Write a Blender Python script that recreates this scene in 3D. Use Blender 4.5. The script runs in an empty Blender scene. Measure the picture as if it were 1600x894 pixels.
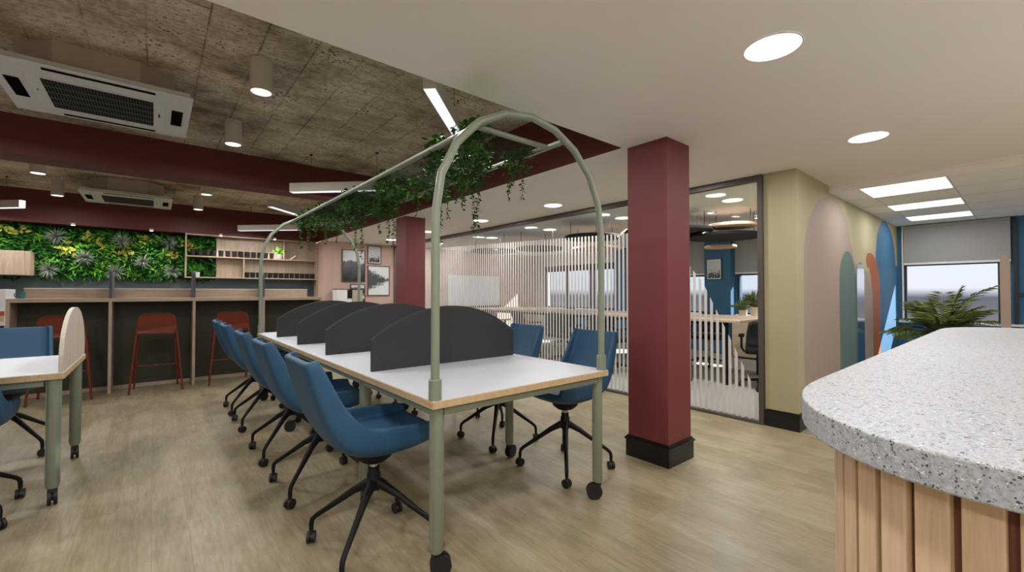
import bpy, bmesh, math, random
from math import pi, sin, cos, sqrt, radians
from mathutils import Vector, Matrix
R = random.Random(7)
C = bpy.context.scene.collection
scn = bpy.context.scene

# ------------------------------------------------------------------ materials
def lin(c):
    c = c / 255.0
    return c / 12.92 if c <= 0.04045 else ((c + 0.055) / 1.055) ** 2.4
def col(rgb): return (lin(rgb[0]), lin(rgb[1]), lin(rgb[2]), 1)

class N:
    """small node helper"""
    def __init__(s, name):
        s.m = bpy.data.materials.new(name); s.m.use_nodes = True
        s.t = s.m.node_tree; s.t.nodes.clear()
        s.out = s.add('ShaderNodeOutputMaterial')
    def add(s, kind, **kw):
        n = s.t.nodes.new(kind)
        for k, v in kw.items():
            if k in n.inputs.keys() if isinstance(k, str) else False: n.inputs[k].default_value = v
            else: setattr(n, k, v)
        return n
    def link(s, a, b): s.t.links.new(a, b)
    def mixcol(s, fac, a, b, mode='MIX'):
        n = s.t.nodes.new('ShaderNodeMix'); n.data_type = 'RGBA'; n.blend_type = mode
        for i, v in ((0, fac), (6, a), (7, b)):
            if hasattr(v, 'is_output'): s.link(v, n.inputs[i])
            else: n.inputs[i].default_value = v
        return n.outputs[2]
    def ramp(s, f, stops):
        n = s.t.nodes.new('ShaderNodeValToRGB'); e = n.color_ramp.elements
        while len(e) < len(stops): e.new(0.5)
        for q, (p, c) in zip(e, stops): q.position = p; q.color = c
        s.link(f, n.inputs[0]); return n.outputs[0]
    def coords(s, scale=(1, 1, 1), rot=(0, 0, 0), kind='Object', loc=(0, 0, 0)):
        tc = s.add('ShaderNodeTexCoord'); mp = s.add('ShaderNodeMapping')
        mp.inputs['Scale'].default_value = scale; mp.inputs['Rotation'].default_value = rot; mp.inputs['Location'].default_value = loc
        s.link(tc.outputs[kind], mp.inputs[0]); return mp.outputs[0]
    def noise(s, vec, scale, detail=3, rough=0.55):
        n = s.add('ShaderNodeTexNoise'); n.inputs['Scale'].default_value = scale
        n.inputs['Detail'].default_value = detail; n.inputs['Roughness'].default_value = rough
        s.link(vec, n.inputs['Vector']); return n.outputs['Fac']
    def surf(s, base, rough=0.5, metal=0.0, spec=0.5, bump=None, bstr=0.2, bdist=0.002, sheen=0):
        p = s.add('ShaderNodeBsdfPrincipled')
        if hasattr(base, 'is_output'): s.link(base, p.inputs['Base Color'])
        else: p.inputs['Base Color'].default_value = base
        if hasattr(rough, 'is_output'): s.link(rough, p.inputs['Roughness'])
        else: p.inputs['Roughness'].default_value = rough
        p.inputs['Metallic'].default_value = metal
        p.inputs['Specular IOR Level'].default_value = spec
        if sheen: p.inputs['Sheen Weight'].default_value = sheen
        if bump is not None:
            b = s.add('ShaderNodeBump'); b.inputs['Strength'].default_value = bstr; b.inputs['Distance'].default_value = bdist
            s.link(bump, b.inputs['Height']); s.link(b.outputs[0], p.inputs['Normal'])
        s.link(p.outputs[0], s.out.inputs[0]); return s.m

def dk(rgb, k): return tuple(min(255, c * k) for c in rgb)
def paint(name, rgb, rough=0.5, var=0.05, scale=6, metal=0.0, spec=0.5, bstr=0.05):
    n = N(name); v = n.coords(); f = n.noise(v, scale, 4)
    c = n.mixcol(f, col(dk(rgb, 1 - var)), col(dk(rgb, 1 + var)))
    f2 = n.noise(v, 180, 2)
    return n.surf(c, rough, metal, spec, bump=f2, bstr=bstr)
def wood(name, a, b, axis='Z', rough=0.5, scale=1.0):
    n = N(name); sc = {'X': (1.2, 22, 22), 'Y': (22, 1.2, 22), 'Z': (22, 22, 1.2)}[axis]
    v = n.coords(tuple(q * scale for q in sc)); f = n.noise(v, 1.6, 6, 0.62)
    v2 = n.coords(tuple(q * scale * 4 for q in sc)); f2 = n.noise(v2, 2.0, 3)
    c = n.ramp(f, [(0.3, col(a)), (0.7, col(b))]); c = n.mixcol(0.25, c, n.ramp(f2, [(0.35, col(dk(a, .8))), (0.65, col(b))]))
    return n.surf(c, rough, bump=f2, bstr=0.06)
def emit(name, rgb, strength):
    n = N(name); e = n.add('ShaderNodeEmission'); e.inputs[0].default_value = col(rgb); e.inputs[1].default_value = strength
    v = n.coords(); f = n.noise(v, 3, 2)
    mr = n.add('ShaderNodeMapRange'); n.link(f, mr.inputs[0]); mr.inputs[3].default_value = strength * .96; mr.inputs[4].default_value = strength * 1.04
    n.link(mr.outputs[0], e.inputs[1]); n.link(e.outputs[0], n.out.inputs[0]); return n.m
def glass(name, tint=(245, 248, 248), gloss=0.012):
    n = N(name); t = n.add('ShaderNodeBsdfTransparent'); g = n.add('ShaderNodeBsdfGlossy'); g.inputs['Roughness'].default_value = 0.02
    t.inputs[0].default_value = col(tint); mx = n.add('ShaderNodeMixShader')
    lw = n.add('ShaderNodeLayerWeight'); lw.inputs[0].default_value = 0.35
    mr = n.add('ShaderNodeMapRange'); n.link(lw.outputs['Facing'], mr.inputs[0]); mr.inputs[3].default_value = gloss * .4; mr.inputs[4].default_value = gloss * 2.5
    n.link(mr.outputs[0], mx.inputs[0]); n.link(t.outputs[0], mx.inputs[1]); n.link(g.outputs[0], mx.inputs[2]); n.link(mx.outputs[0], n.out.inputs[0]); return n.m

def floor_mat():
    n = N('oak_plank'); v = n.coords(rot=(0, 0, radians(90)))
    b = n.add('ShaderNodeTexBrick'); n.link(v, b.inputs['Vector'])
    b.offset = 0.37; b.inputs['Scale'].default_value = 1.0; b.inputs['Brick Width'].default_value = 0.95; b.inputs['Row Height'].default_value = 0.145
    b.inputs['Mortar Size'].default_value = 0.0012; b.inputs['Mortar Smooth'].default_value = 0.3; b.inputs['Bias'].default_value = 0.0
    b.inputs['Color1'].default_value = (0, 0, 0, 1); b.inputs['Color2'].default_value = (1, 1, 1, 1); b.inputs['Mortar'].default_value = (0.35, 0.35, 0.35, 1)
    # streaks run along each plank, shifted per plank
    tc = n.add('ShaderNodeTexCoord'); ad = n.add('ShaderNodeVectorMath', operation='MULTIPLY_ADD')
    n.link(b.outputs['Color'], ad.inputs[0]); ad.inputs[1].default_value = (3.1, 7.7, 5.3); n.link(tc.outputs['Object'], ad.inputs[2])
    mp = n.add('ShaderNodeMapping'); mp.inputs['Scale'].default_value = (9, 1.1, 1); n.link(ad.outputs[0], mp.inputs[0])
    f = n.noise(mp.outputs[0], 1.5, 6, 0.65)
    mp2 = n.add('ShaderNodeMapping'); mp2.inputs['Scale'].default_value = (60, 5, 1); n.link(ad.outputs[0], mp2.inputs[0])
    f2 = n.noise(mp2.outputs[0], 1.4, 4, 0.6)
    c = n.ramp(f, [(0.25, col((117, 103, 74))), (0.45, col((153, 140, 108))), (0.62, col((162, 150, 121))), (0.8, col((182, 171, 145)))])
    c = n.mixcol(0.38, c, n.ramp(b.outputs['Color'], [(0.0, col((132, 117, 88))), (0.5, col((158, 145, 119))), (1.0, col((176, 166, 144)))]))
    c = n.mixcol(0.25, c, n.ramp(f2, [(0.35, col((119, 104, 79))), (0.62, col((182, 171, 147)))]))
    # worn cloudy patches that ignore the plank layout
    f4 = n.noise(n.coords(scale=(2.2, 1.2, 1)), 1.6, 5, .65)
    c = n.mixcol(0.6, c, n.ramp(f4, [(0.36, (.60, .58, .52, 1)), (0.58, (1, 1, 1, 1))]), 'MULTIPLY')
    jf = n.add('ShaderNodeMath', operation='MULTIPLY'); n.link(b.outputs['Fac'], jf.inputs[0]); jf.inputs[1].default_value = .45
    c = n.mixcol(jf.outputs[0], c, col((114, 100, 77)))
    return n.surf(c, 0.42, spec=0.4, bump=f2, bstr=0.05)
def concrete_mat():
    n = N('raw_concrete'); v = n.coords(); f = n.noise(v, 1.6, 8, 0.62)
    c = n.ramp(f, [(0.34, col((128, 113, 95))), (0.48, col((186, 172, 152))), (0.66, col((218, 207, 190)))])
    vb = n.coords(scale=(1.6, 5, 1)); fb = n.noise(vb, 1.3, 6, 0.65)
    c = n.mixcol(0.5, c, n.ramp(fb, [(0.36, (.50, .45, .39, 1)), (0.56, (1, 1, 1, 1))]), 'MULTIPLY')
    fg = n.noise(n.coords(scale=(1, 1.5, 1)), 26, 5, .7)   # fine mottling
    c = n.mixcol(0.7, c, n.ramp(fg, [(0.40, (.55, .50, .44, 1)), (0.55, (1, 1, 1, 1))]), 'MULTIPLY')
    vo = n.add('ShaderNodeTexVoronoi'); vo.inputs['Scale'].default_value = 24; n.link(n.coords(scale=(1, 1.6, 1)), vo.inputs['Vector'])
    fp = n.noise(v, 3.2, 3)
    sub = n.add('ShaderNodeMath', operation='SUBTRACT'); n.link(vo.outputs['Distance'], sub.inputs[0])
    mr = n.add('ShaderNodeMapRange'); n.link(fp, mr.inputs[0]); mr.inputs[1].default_value = .40; mr.inputs[2].default_value = .72; mr.inputs[3].default_value = 0.02; mr.inputs[4].default_value = 0.34
    n.link(mr.outputs[0], sub.inputs[1])
    pit = n.ramp(sub.outputs[0], [(0.0, (1, 1, 1, 1)), (0.03, (0, 0, 0, 1))])
    c = n.mixcol(pit, c, col((60, 48, 37)))
    wob = n.noise(v, 5, 3); ad = n.add('ShaderNodeVectorMath', operation='MULTIPLY_ADD'); n.link(wob, ad.inputs[0]); ad.inputs[1].default_value = (.012, .012, 0); n.link(n.coords(rot=(0, 0, radians(90)), loc=(0.0, 0.33, 0)), ad.inputs[2])
    b = n.add('ShaderNodeTexBrick'); n.link(ad.outputs[0], b.inputs['Vector']); b.offset = 0.43
    b.inputs['Scale'].default_value = 1; b.inputs['Brick Width'].default_value = 2.9; b.inputs['Row Height'].default_value = 0.283
    b.inputs['Mortar Size'].default_value = 0.007; b.inputs['Mortar Smooth'].default_value = 0.5
    b.inputs['Color1'].default_value = (.86, .86, .86, 1); b.inputs['Color2'].default_value = (1.0, 1.0, 1.0, 1); b.inputs['Mortar'].default_value = (.42, .38, .34, 1)
    jn = n.ramp(n.noise(v, 2.3, 4, .7), [(0.38, (.15, .15, .15, 1)), (0.62, (1, 1, 1, 1))])
    c = n.mixcol(jn, c, n.mixcol(1.0, c, b.outputs['Color'], 'MULTIPLY'))
    f3 = n.noise(v, 40, 4)
    return n.surf(c, 0.9, spec=0.2, bump=f3, bstr=0.35, bdist=0.004)
def terrazzo(name):
    n = N(name); v = n.coords()
    def chips(scale, th, seedloc):
        vo = n.add('ShaderNodeTexVoronoi'); vo.inputs['Scale'].default_value = scale; n.link(n.coords(loc=seedloc), vo.inputs['Vector'])
        nz = n.noise(n.coords(loc=seedloc), scale * .35, 2)
        s = n.add('ShaderNodeMath', operation='SUBTRACT'); n.link(vo.outputs['Distance'], s.inputs[0])
        mr = n.add('ShaderNodeMapRange'); n.link(nz, mr.inputs[0]); mr.inputs[1].default_value = .45; mr.inputs[2].default_value = .7; mr.inputs[3].default_value = 0; mr.inputs[4].default_value = th
        n.link(mr.outputs[0], s.inputs[1])
        return n.ramp(s.outputs[0], [(0.0, (1, 1, 1, 1)), (0.04, (0, 0, 0, 1))])
    f = n.noise(v, 160, 3)
    c = n.ramp(f, [(0.3, col((148, 150, 154))), (0.7, col((181, 183, 188)))])
    c = n.mixcol(chips(330, .55, (0, 0, 0)), c, col((140, 141, 140)))
    c = n.mixcol(chips(250, .50, (3, 1, 2)), c, col((74, 76, 75)))
    c = n.mixcol(chips(280, .40, (7, 5, 2)), c, col((214, 216, 218)))
    return n.surf(c, 0.5, spec=0.3)
def mesh_art(name, kind):
    """black and white prints, drawn from noise in the picture's own plane"""
    n = N(name); tc = n.add('ShaderNodeTexCoord'); sp = n.add('ShaderNodeSeparateXYZ'); n.link(tc.outputs['Generated'], sp.inputs[0])
    u, w = sp.outputs['X'], sp.outputs['Z']
    if kind == 'mountain':
        f = n.noise(n.coords(scale=(3, 1, 2), kind='Generated'), 1.3, 6, .6)
        a = n.add('ShaderNodeMath', operation='MULTIPLY_ADD'); n.link(f, a.inputs[0]); a.inputs[1].default_value = .75; n.link(w, a.inputs[2])
        c = n.ramp(a.outputs[0], [(0.45, col((20, 20, 22))), (0.72, col((62, 62, 66))), (0.98, col((92, 92, 96))), (1.08, col((196, 198, 200))), (1.0, col((205, 206, 208)))])
    elif kind == 'lake':
        f = n.noise(n.coords(scale=(3, 1, 4), kind='Generated'), 2.6, 5, .65)
        d = n.add('ShaderNodeMath', operation='SUBTRACT'); n.link(w, d.inputs[0]); d.inputs[1].default_value = .53
        ab = n.add('ShaderNodeMath', operation='ABSOLUTE'); n.link(d.outputs[0], ab.inputs[0])
        m1 = n.add('ShaderNodeMath', operation='MULTIPLY_ADD'); n.link(u, m1.inputs[0]); m1.inputs[1].default_value = .30; n.link(ab.outputs[0], m1.inputs[2])
        m2 = n.add('ShaderNodeMath', operation='SUBTRACT'); n.link(m1.outputs[0], m2.inputs[0]); 
        m3 = n.add('ShaderNodeMath', operation='MULTIPLY'); n.link(f, m3.inputs[0]); m3.inputs[1].default_value = .52; n.link(m3.outputs[0], m2.inputs[1])
        c = n.ramp(m2.outputs[0], [(0.0, col((70, 72, 74))), (0.05, col((130, 132, 134))), (0.12, col((214, 216, 218)))])
    else:
        f = n.noise(n.coords(scale=(2, 1, 2.4), kind='Generated'), 3.0, 5, .6)
        m1 = n.add('ShaderNodeMath', operation='MULTIPLY_ADD'); n.link(w, m1.inputs[0]); m1.inputs[1].default_value = .55; n.link(f, m1.inputs[2])
        c = n.ramp(m1.outputs[0], [(0.52, col((24, 24, 26))), (0.66, col((120, 120, 122))), (0.74, col((196, 196, 196)))])
    return n.surf(c, 0.35)
def leafmat(name, rgb, var=.35, rough=.5):
    n = N(name); f = n.noise(n.coords(), 9, 3); oi = n.add('ShaderNodeNewGeometry')
    c = n.mixcol(f, col(dk(rgb, 1 - var)), col(dk(rgb, 1 + var)))
    c = n.mixcol(oi.outputs['Random Per Island'], c, col(dk(rgb, .55)))
    return n.surf(c, rough, spec=.15)

M = {}
M['white_ceiling'] = paint('white_ceiling_paint', (234, 230, 226), .8, .015, 2)
M['tile'] = paint('ceiling_tile', (240, 241, 244), .9, .02, 20)
M['maroon'] = paint('maroon_paint', (114, 50, 52), .6, .03, 3)
M['beam'] = paint('shaded_maroon_paint', (88, 31, 28), .6, .03, 3)  # same maroon as the pillars, with the beams' shade darkened into the colour
M['black_skirt'] = paint('black_skirting', (20, 19, 20), .35, .08)
M['concrete'] = concrete_mat()
M['floor'] = floor_mat()
M['carpet'] = paint('grey_carpet', (168, 164, 158), .95, .08, 30, bstr=.4)
M['olive'] = paint('olive_wall_paint', (174, 166, 132), .7, .03, 3)
M['pink'] = paint('dusty_pink_paint', (192, 162, 150), .7, .02, 3)
M['mural_pink'] = paint('mural_pink_paint', (164, 146, 134), .7, .02, 3)
M['mural_green'] = paint('mural_sage_paint', (96, 118, 112), .6, .03, 4)
M['mural_rust'] = paint('mural_rust_paint', (164, 92, 54), .6, .04, 4)
M['mural_blue'] = paint('mural_blue_paint', (52, 106, 142), .6, .03, 4)
M['blue_wall'] = paint('blue_wall_paint', (44, 94, 128), .6, .03, 3)
M['grey_wall'] = paint('slate_wall_paint', (88, 102, 106), .6, .06, 5)
M['wallwhite'] = paint('outer_wall_paint', (190, 182, 172), .8, .02, 3)
M['sage'] = paint('sage_metal', (128, 136, 118), .4, .03, 8)
M['ply'] = wood('ply_edge', (180, 153, 114), (206, 180, 142), 'Y')
M['laminate'] = paint('pale_laminate', (206, 208, 215), .45, .02, 8)
M['divider'] = paint('charcoal_felt', (54, 53, 54), .9, .10, 7, bstr=.3)
M['blue_shell'] = paint('blue_upholstery', (29, 74, 106), .55, .05, 9, bstr=.12)
M['black'] = paint('black_plastic', (11, 11, 12), .55, .1, 20, spec=.3)
M['caster'] = paint('caster_rubber', (24, 24, 25), .5, .1, 20)
M['chrome'] = paint('chrome', (190, 190, 192), .2, .02, 8, metal=1)
M['oakbar'] = wood('limed_oak', (158, 136, 116), (190, 168, 147), 'Z')
M['oakbar_x'] = wood('limed_oak_top', (158, 136, 116), (190, 168, 147), 'X')
M['darkgreen'] = paint('dark_olive_panel', (54, 52, 36), .6, .06, 5)
M['fin'] = paint('grey_felt_fin', (82, 84, 88), .85, .08, 8, bstr=.2)
M['rust'] = paint('rust_metal', (108, 42, 22), .45, .05, 10)
M['palewood'] = wood('pale_ash', (188, 174, 158), (214, 202, 188), 'Z')
M['acwhite'] = paint('ac_plastic', (200, 200, 198), .4, .02, 8)
M['acframe'] = paint('ac_grille_frame', (205, 205, 203), .4, .02, 8)
M['acdark'] = paint('ac_louvre', (34, 34, 33), .9, .06, 20, spec=.1)
M['acgrid'] = paint('ac_grid', (92, 92, 90), .7, .05, 20)
M['acslot'] = paint('ac_slot', (7, 8, 11), .95, .06, 20, spec=.05)
M['acduct'] = paint('ac_housing', (172, 158, 142), .6, .05, 3)
M['lampbody'] = paint('lamp_body', (190, 182, 172), .5, .02, 8)
M['lit'] = emit('downlight_lens', (255, 250, 242), 4)
M['litcyl'] = emit('cylinder_lens', (255, 248, 238), 4)
M['litbar'] = emit('bar_lens', (236, 236, 248), 1.2)
M['litpanel'] = emit('panel_lens', (255, 253, 248), 1.5)
M['littiny'] = emit('spot_lens', (255, 244, 226), 10)
M['alu'] = paint('bronze_aluminium', (90, 84, 79), .45, .04, 10, metal=.3)
M['film'] = paint('frosted_film', (206, 202, 198), .6, .02, 10)
M['glass'] = glass('clear_glass')
M['winglass'] = glass('window_glass', (250, 252, 255), .05)
M['winframe'] = paint('dark_window_frame', (34, 34, 38), .4, .06, 10)
M['whitetrim'] = paint('white_trim', (226, 226, 226), .45, .02, 10)
M['blind'] = paint('grey_blind_fabric', (158, 156, 153), .9, .05, 60, bstr=.3)
M['mirror'] = paint('mirror_silver', (215, 218, 220), .14, .01, 3, metal=1, bstr=0)
M['stone'] = terrazzo('speckled_stone')
M['slat'] = wood('oak_slat', (204, 172, 138), (224, 194, 162), 'Z')
M['slatdark'] = paint('slat_groove', (112, 70, 50), .7, .05, 10)
M['discblack'] = paint('black_acoustic_felt', (24, 24, 25), .9, .1, 20)
M['discbeige'] = paint('beige_acoustic_felt', (196, 166, 146), .9, .04, 20)
M['whiteboard'] = paint('whiteboard', (226, 228, 232), .25, .01, 4)
M['frame'] = wood('walnut_frame', (72, 50, 40), (96, 68, 54), 'Z')
M['art_m'] = mesh_art('mountain_print', 'mountain'); M['art_l'] = mesh_art('lake_print', 'lake'); M['art_b'] = mesh_art('branch_print', 'branch')
M['whitegloss'] = paint('white_enamel', (226, 226, 226), .3, .02, 8)
M['cup'] = paint('black_cup_glaze', (30, 29, 30), .3, .1, 20)
M['ceramic'] = paint('white_ceramic', (222, 222, 220), .35, .02, 10)
M['beigepot'] = paint('beige_pot', (206, 192, 174), .6, .04, 10)
M['soil'] = paint('soil', (50, 38, 28), .95, .2, 40)
M['teal'] = paint('teal_glaze', (62, 112, 122), .4, .04, 10)
M['terracotta'] = paint('terracotta_front', (176, 78, 56), .5, .04, 10)
M['cream'] = paint('cream_front', (206, 176, 146), .5, .03, 10)
M['leaf_dark'] = leafmat('dark_fern_leaf', (44, 92, 34))
M['leaf_mid'] = leafmat('mid_green_leaf', (66, 142, 44))
M['leaf_bright'] = leafmat('bright_leaf', (124, 192, 62), .25)
M['leaf_yellow'] = leafmat('yellow_leaf', (196, 200, 84), .3)
M['leaf_grey'] = leafmat('silver_tuft', (190, 200, 186), .2)
M['ivy'] = leafmat('ivy_leaf', (50, 98, 28))
M['stem'] = paint('green_stem', (70, 84, 42), .7, .1, 20)
M['palm'] = leafmat('palm_leaf', (132, 148, 82), .3)
M['wire'] = paint('dark_wire', (36, 41, 34), .9, .05, 20, spec=.1)
M['backing'] = paint('moss_backing', (22, 40, 18), .95, .4, 14, bstr=.5)
M['tablewood'] = wood('meeting_oak', (190, 164, 140), (216, 190, 166), 'Y')
M['meshback'] = paint('black_mesh', (16, 16, 17), .7, .1, 60)

# ------------------------------------------------------------------ mesh building
class MB:
    def __init__(s): s.v = []; s.f = []; s.mi = []; s.cur = 0
    def add(s, vs, fs):
        o = len(s.v); s.v += [tuple(p) for p in vs]; s.f += [tuple(i + o for i in f) for f in fs]; s.mi += [s.cur] * len(fs); return s
    def mat(s, i): s.cur = i; return s
    def box(s, a, b):
        x0, y0, z0 = (min(p, q) for p, q in zip(a, b)); x1, y1, z1 = (max(p, q) for p, q in zip(a, b))
        return s.add([(x0, y0, z0), (x1, y0, z0), (x1, y1, z0), (x0, y1, z0), (x0, y0, z1), (x1, y0, z1), (x1, y1, z1), (x0, y1, z1)],
                     [(3, 2, 1, 0), (4, 5, 6, 7), (0, 1, 5, 4), (1, 2, 6, 5), (2, 3, 7, 6), (3, 0, 4, 7)])
    def bar(s, p, q, w, h):
        """rectangular bar between two points, w sideways, h upwards"""
        p = Vector(p); q = Vector(q); d = (q - p).normalized(); up = Vector((0, 0, 1)) if abs(d.z) < .95 else Vector((1, 0, 0))
        sd = d.cross(up).normalized() * w / 2; u = sd.cross(d).normalized() * h / 2
        vs = [p - sd - u, p + sd - u, p + sd + u, p - sd + u, q - sd - u, q + sd - u, q + sd + u, q - sd + u]
        return s.add(vs, [(0, 1, 2, 3)[::-1], (4, 5, 6, 7)[::-1][::-1], (0, 4, 5, 1)[::-1], (1, 5, 6, 2)[::-1], (2, 6, 7, 3)[::-1], (3, 7, 4, 0)[::-1]])
    def tube(s, pts, r, n=10, closed=False, caps=True):
        pts = [Vector(p) for p in pts]; rs = r if isinstance(r, (list, tuple)) else [r] * len(pts); m = len(pts); rings = []; prev = None
        for i, p in enumerate(pts):
            if closed: d = (pts[(i + 1) % m] - pts[i - 1]).normalized()
            else: d = ((pts[min(i + 1, m - 1)] - p).normalized() + (p - pts[max(i - 1, 0)]).normalized()).normalized()
            if prev is None:
                a = Vector((0, 0, 1)) if abs(d.z) < .9 else Vector((1, 0, 0)); u = d.cross(a).normalized()
            else: u = (prev - d * prev.dot(d)).normalized()
            prev = u; w = d.cross(u)
            rings.append([p + (u * cos(2 * pi * k / n) + w * sin(2 * pi * k / n)) * rs[i] for k in range(n)])
        vs = [q for g in rings for q in g]; fs = []
        for i in range(m if closed else m - 1):
            j = (i + 1) % m
            for k in range(n): fs.append((i * n + k, i * n + (k + 1) % n, j * n + (k + 1) % n, j * n + k))
        if not closed and caps: fs.append(tuple(range(n))[::-1]); fs.append(tuple((m - 1) * n + k for k in range(n)))
        return s.add(vs, fs)
    def lathe(s, prof, c=(0, 0, 0), n=24, caps=True):
        vs = []; fs = []
        for r, z in prof:
            for k in range(n): vs.append((c[0] + r * cos(2 * pi * k / n), c[1] + r * sin(2 * pi * k / n), c[2] + z))
        for i in range(len(prof) - 1):
            for k in range(n): fs.append((i * n + k, i * n + (k + 1) % n, (i + 1) * n + (k + 1) % n, (i + 1) * n + k))
        if caps:
            fs.append(tuple(range(n))[::-1]); fs.append(tuple((len(prof) - 1) * n + k for k in range(n)))
        return s.add(vs, fs)
    def disc(s, c, axis, r, t, n=20):
        c = Vector(c); a = Vector(axis).normalized(); return s.tube([c - a * t / 2, c + a * t / 2], r, n)
    def prism(s, pts, a, b, axis='z'):
        """polygon (2D) extruded from a to b along axis"""
        def m(p, t): return {'z': (p[0], p[1], t), 'y': (p[0], t, p[1]), 'x': (t, p[0], p[1])}[axis]
        n = len(pts); vs = [m(p, a) for p in pts] + [m(p, b) for p in pts]
        fs = [tuple(range(n))[::-1], tuple(range(n, 2 * n))] + [(i, (i + 1) % n, n + (i + 1) % n, n + i) for i in range(n)]
        return s.add(vs, fs)
    def sphere(s, c, r, n=12, m=8, sc=(1, 1, 1)):
        prof = [(max(1e-4, r * sin(pi * i / m)), -r * cos(pi * i / m)) for i in range(m + 1)]
        vs = []; fs = []
        for q, z in prof:
            for k in range(n): vs.append((c[0] + sc[0] * q * cos(2 * pi * k / n), c[1] + sc[1] * q * sin(2 * pi * k / n), c[2] + sc[2] * z))
        for i in range(m):
            for k in range(n): fs.append((i * n + k, i * n + (k + 1) % n, (i + 1) * n + (k + 1) % n, (i + 1) * n + k))
        return s.add(vs, fs)
    def leaf(s, p, d, nrm, L, W, bend=.15):
        """pointed leaf of real folded shape: mid-rib raised, two halves"""
        p = Vector(p); d = Vector(d).normalized(); sd = d.cross(Vector(nrm))
        if sd.length < 1e-3: sd = d.cross(Vector((1, .3, .2)))
        sd.normalize(); n = sd.cross(d).normalized()
        a = p; b = p + d * L * .45 + sd * W / 2 + n * L * .04; c = p + d * L * .45 - sd * W / 2 + n * L * .04; m = p + d * L * .5 - n * L * .02; e = p + d * L - n * L * bend
        return s.add([a, b, e, c, m], [(0, 1, 4), (1, 2, 4), (0, 4, 3), (4, 2, 3)])

def obj(name, mb, mat, parent=None, smooth=False, bevel=0, loc=None, subsurf=0, solid=0, auto=True):
    me = bpy.data.meshes.new(name); me.from_pydata(mb.v, [], mb.f)
    mats = mat if isinstance(mat, (list, tuple)) else [mat]
    for m in mats: me.materials.append(M[m])
    for p, i in zip(me.polygons, mb.mi): p.material_index = i; p.use_smooth = smooth
    b = bmesh.new(); b.from_mesh(me); bmesh.ops.recalc_face_normals(b, faces=b.faces); b.to_mesh(me); b.free()
    me.update()
    if smooth and auto:
        try: me.set_sharp_from_angle(angle=radians(40))
        except Exception: pass
    o = bpy.data.objects.new(name, me); C.objects.link(o)
    if parent: o.parent = parent
    if loc: o.location = loc
    if solid:
        m = o.modifiers.new('solid', 'SOLIDIFY'); m.thickness = solid; m.offset = 0
    if subsurf:
        m = o.modifiers.new('sub', 'SUBSURF'); m.levels = subsurf; m.render_levels = subsurf
    if bevel:
        m = o.modifiers.new('bev', 'BEVEL'); m.width = bevel; m.segments = 2; m.limit_method = 'ANGLE'; m.angle_limit = radians(50)
    return o
def tag(o, label, cat, group=None, kind=None):
    o['label'] = label; o['category'] = cat
    if group: o['group'] = group
    if kind: o['kind'] = kind
    return o
def thing(name, label, cat, loc=(0, 0, 0), rz=0, group=None):
    o = bpy.data.objects.new(name, None); C.objects.link(o); o.empty_display_size = .1
    o.location = loc; o.rotation_euler = (0, 0, rz); return tag(o, label, cat, group)
def struct(name, mb, mat, **k):
    o = obj(name, mb, mat, **k); o['kind'] = 'structure'; return o
def dup(root, loc, rz, label, group=None):
    def cp(o, par):
        c = o.copy(); C.objects.link(c)
        if par: c.parent = par
        for ch in kids.get(o.name, []): cp(ch, c)
        return c
    kids = {}
    for o in list(C.objects):
        if o.parent: kids.setdefault(o.parent.name, []).append(o)
    r = cp(root, None); r.location = loc; r.rotation_euler = (0, 0, rz); r['label'] = label
    if group: r['group'] = group
    return r
ORD = ['first', 'second', 'third', 'fourth', 'fifth', 'sixth', 'seventh', 'eighth', 'ninth', 'tenth', 'eleventh', 'twelfth', 'thirteenth', 'fourteenth']

# ------------------------------------------------------------------ setting
XW, YB, YP, ZC, ZK = 8.73, 10.06, 9.36, 2.28, 2.785     # window wall, back wall, pink wall, white ceiling, concrete
XL, YF = -4.6, -3.2
struct('floor', MB().box((XL, YF, -.08), (4.27, YB, 0)).box((4.27, YF, -.08), (XW, 1.4, 0)), 'floor')
struct('floor_meeting_room', MB().box((4.272, 1.4, -.08), (XW, YP, .002)), 'carpet')
# white ceiling: front strip, right strip, meeting room
struct('ceiling', MB().box((XL, YF, ZC), (5.25, 1.93, ZC + .04)).box((2.6722, 1.93, ZC), (5.25, YP + .1, ZC + .04)).box((5.25, 1.28, ZC), (XW + .1, YP + .1, ZC + .04)), 'white_ceiling')
m = MB().box((XL, 1.93, ZK), (2.72, YB + .05, ZK + .05)); struct('ceiling_concrete', m, 'concrete')
m = MB().box((5.25, YF, 2.21), (XW + .02, 1.28, 2.25)); struct('ceiling_tiles', m, 'tile')
m = MB()
for k in range(7): m.box((5.25, 1.04 - .6 * k - .004, 2.2085), (XW, 1.04 - .6 * k + .004, 2.2105))
for k in range(6): m.box((5.26 + .61 * k - .004, YF, 2.2085), (5.26 + .61 * k + .004, 1.278, 2.2105))
struct('trim_tile_grid', m, 'lampbody')
struct('trim_ceiling_step', MB().box((5.235, YF, 2.205), (5.262, 1.278, 2.285)).box((5.20, YF, 2.262), (5.24, 1.278, 2.282)), 'white_ceiling')
# red beams
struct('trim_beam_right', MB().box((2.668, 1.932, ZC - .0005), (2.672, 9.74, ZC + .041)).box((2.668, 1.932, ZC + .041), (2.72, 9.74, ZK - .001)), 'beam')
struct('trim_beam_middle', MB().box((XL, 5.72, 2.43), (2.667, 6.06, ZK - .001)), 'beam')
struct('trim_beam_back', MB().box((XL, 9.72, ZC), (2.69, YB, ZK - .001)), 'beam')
struct('trim_soffit_edge', MB().box((XL, 1.895, ZC + .042), (2.667, 1.93, ZK)), 'white_ceiling')
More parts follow.
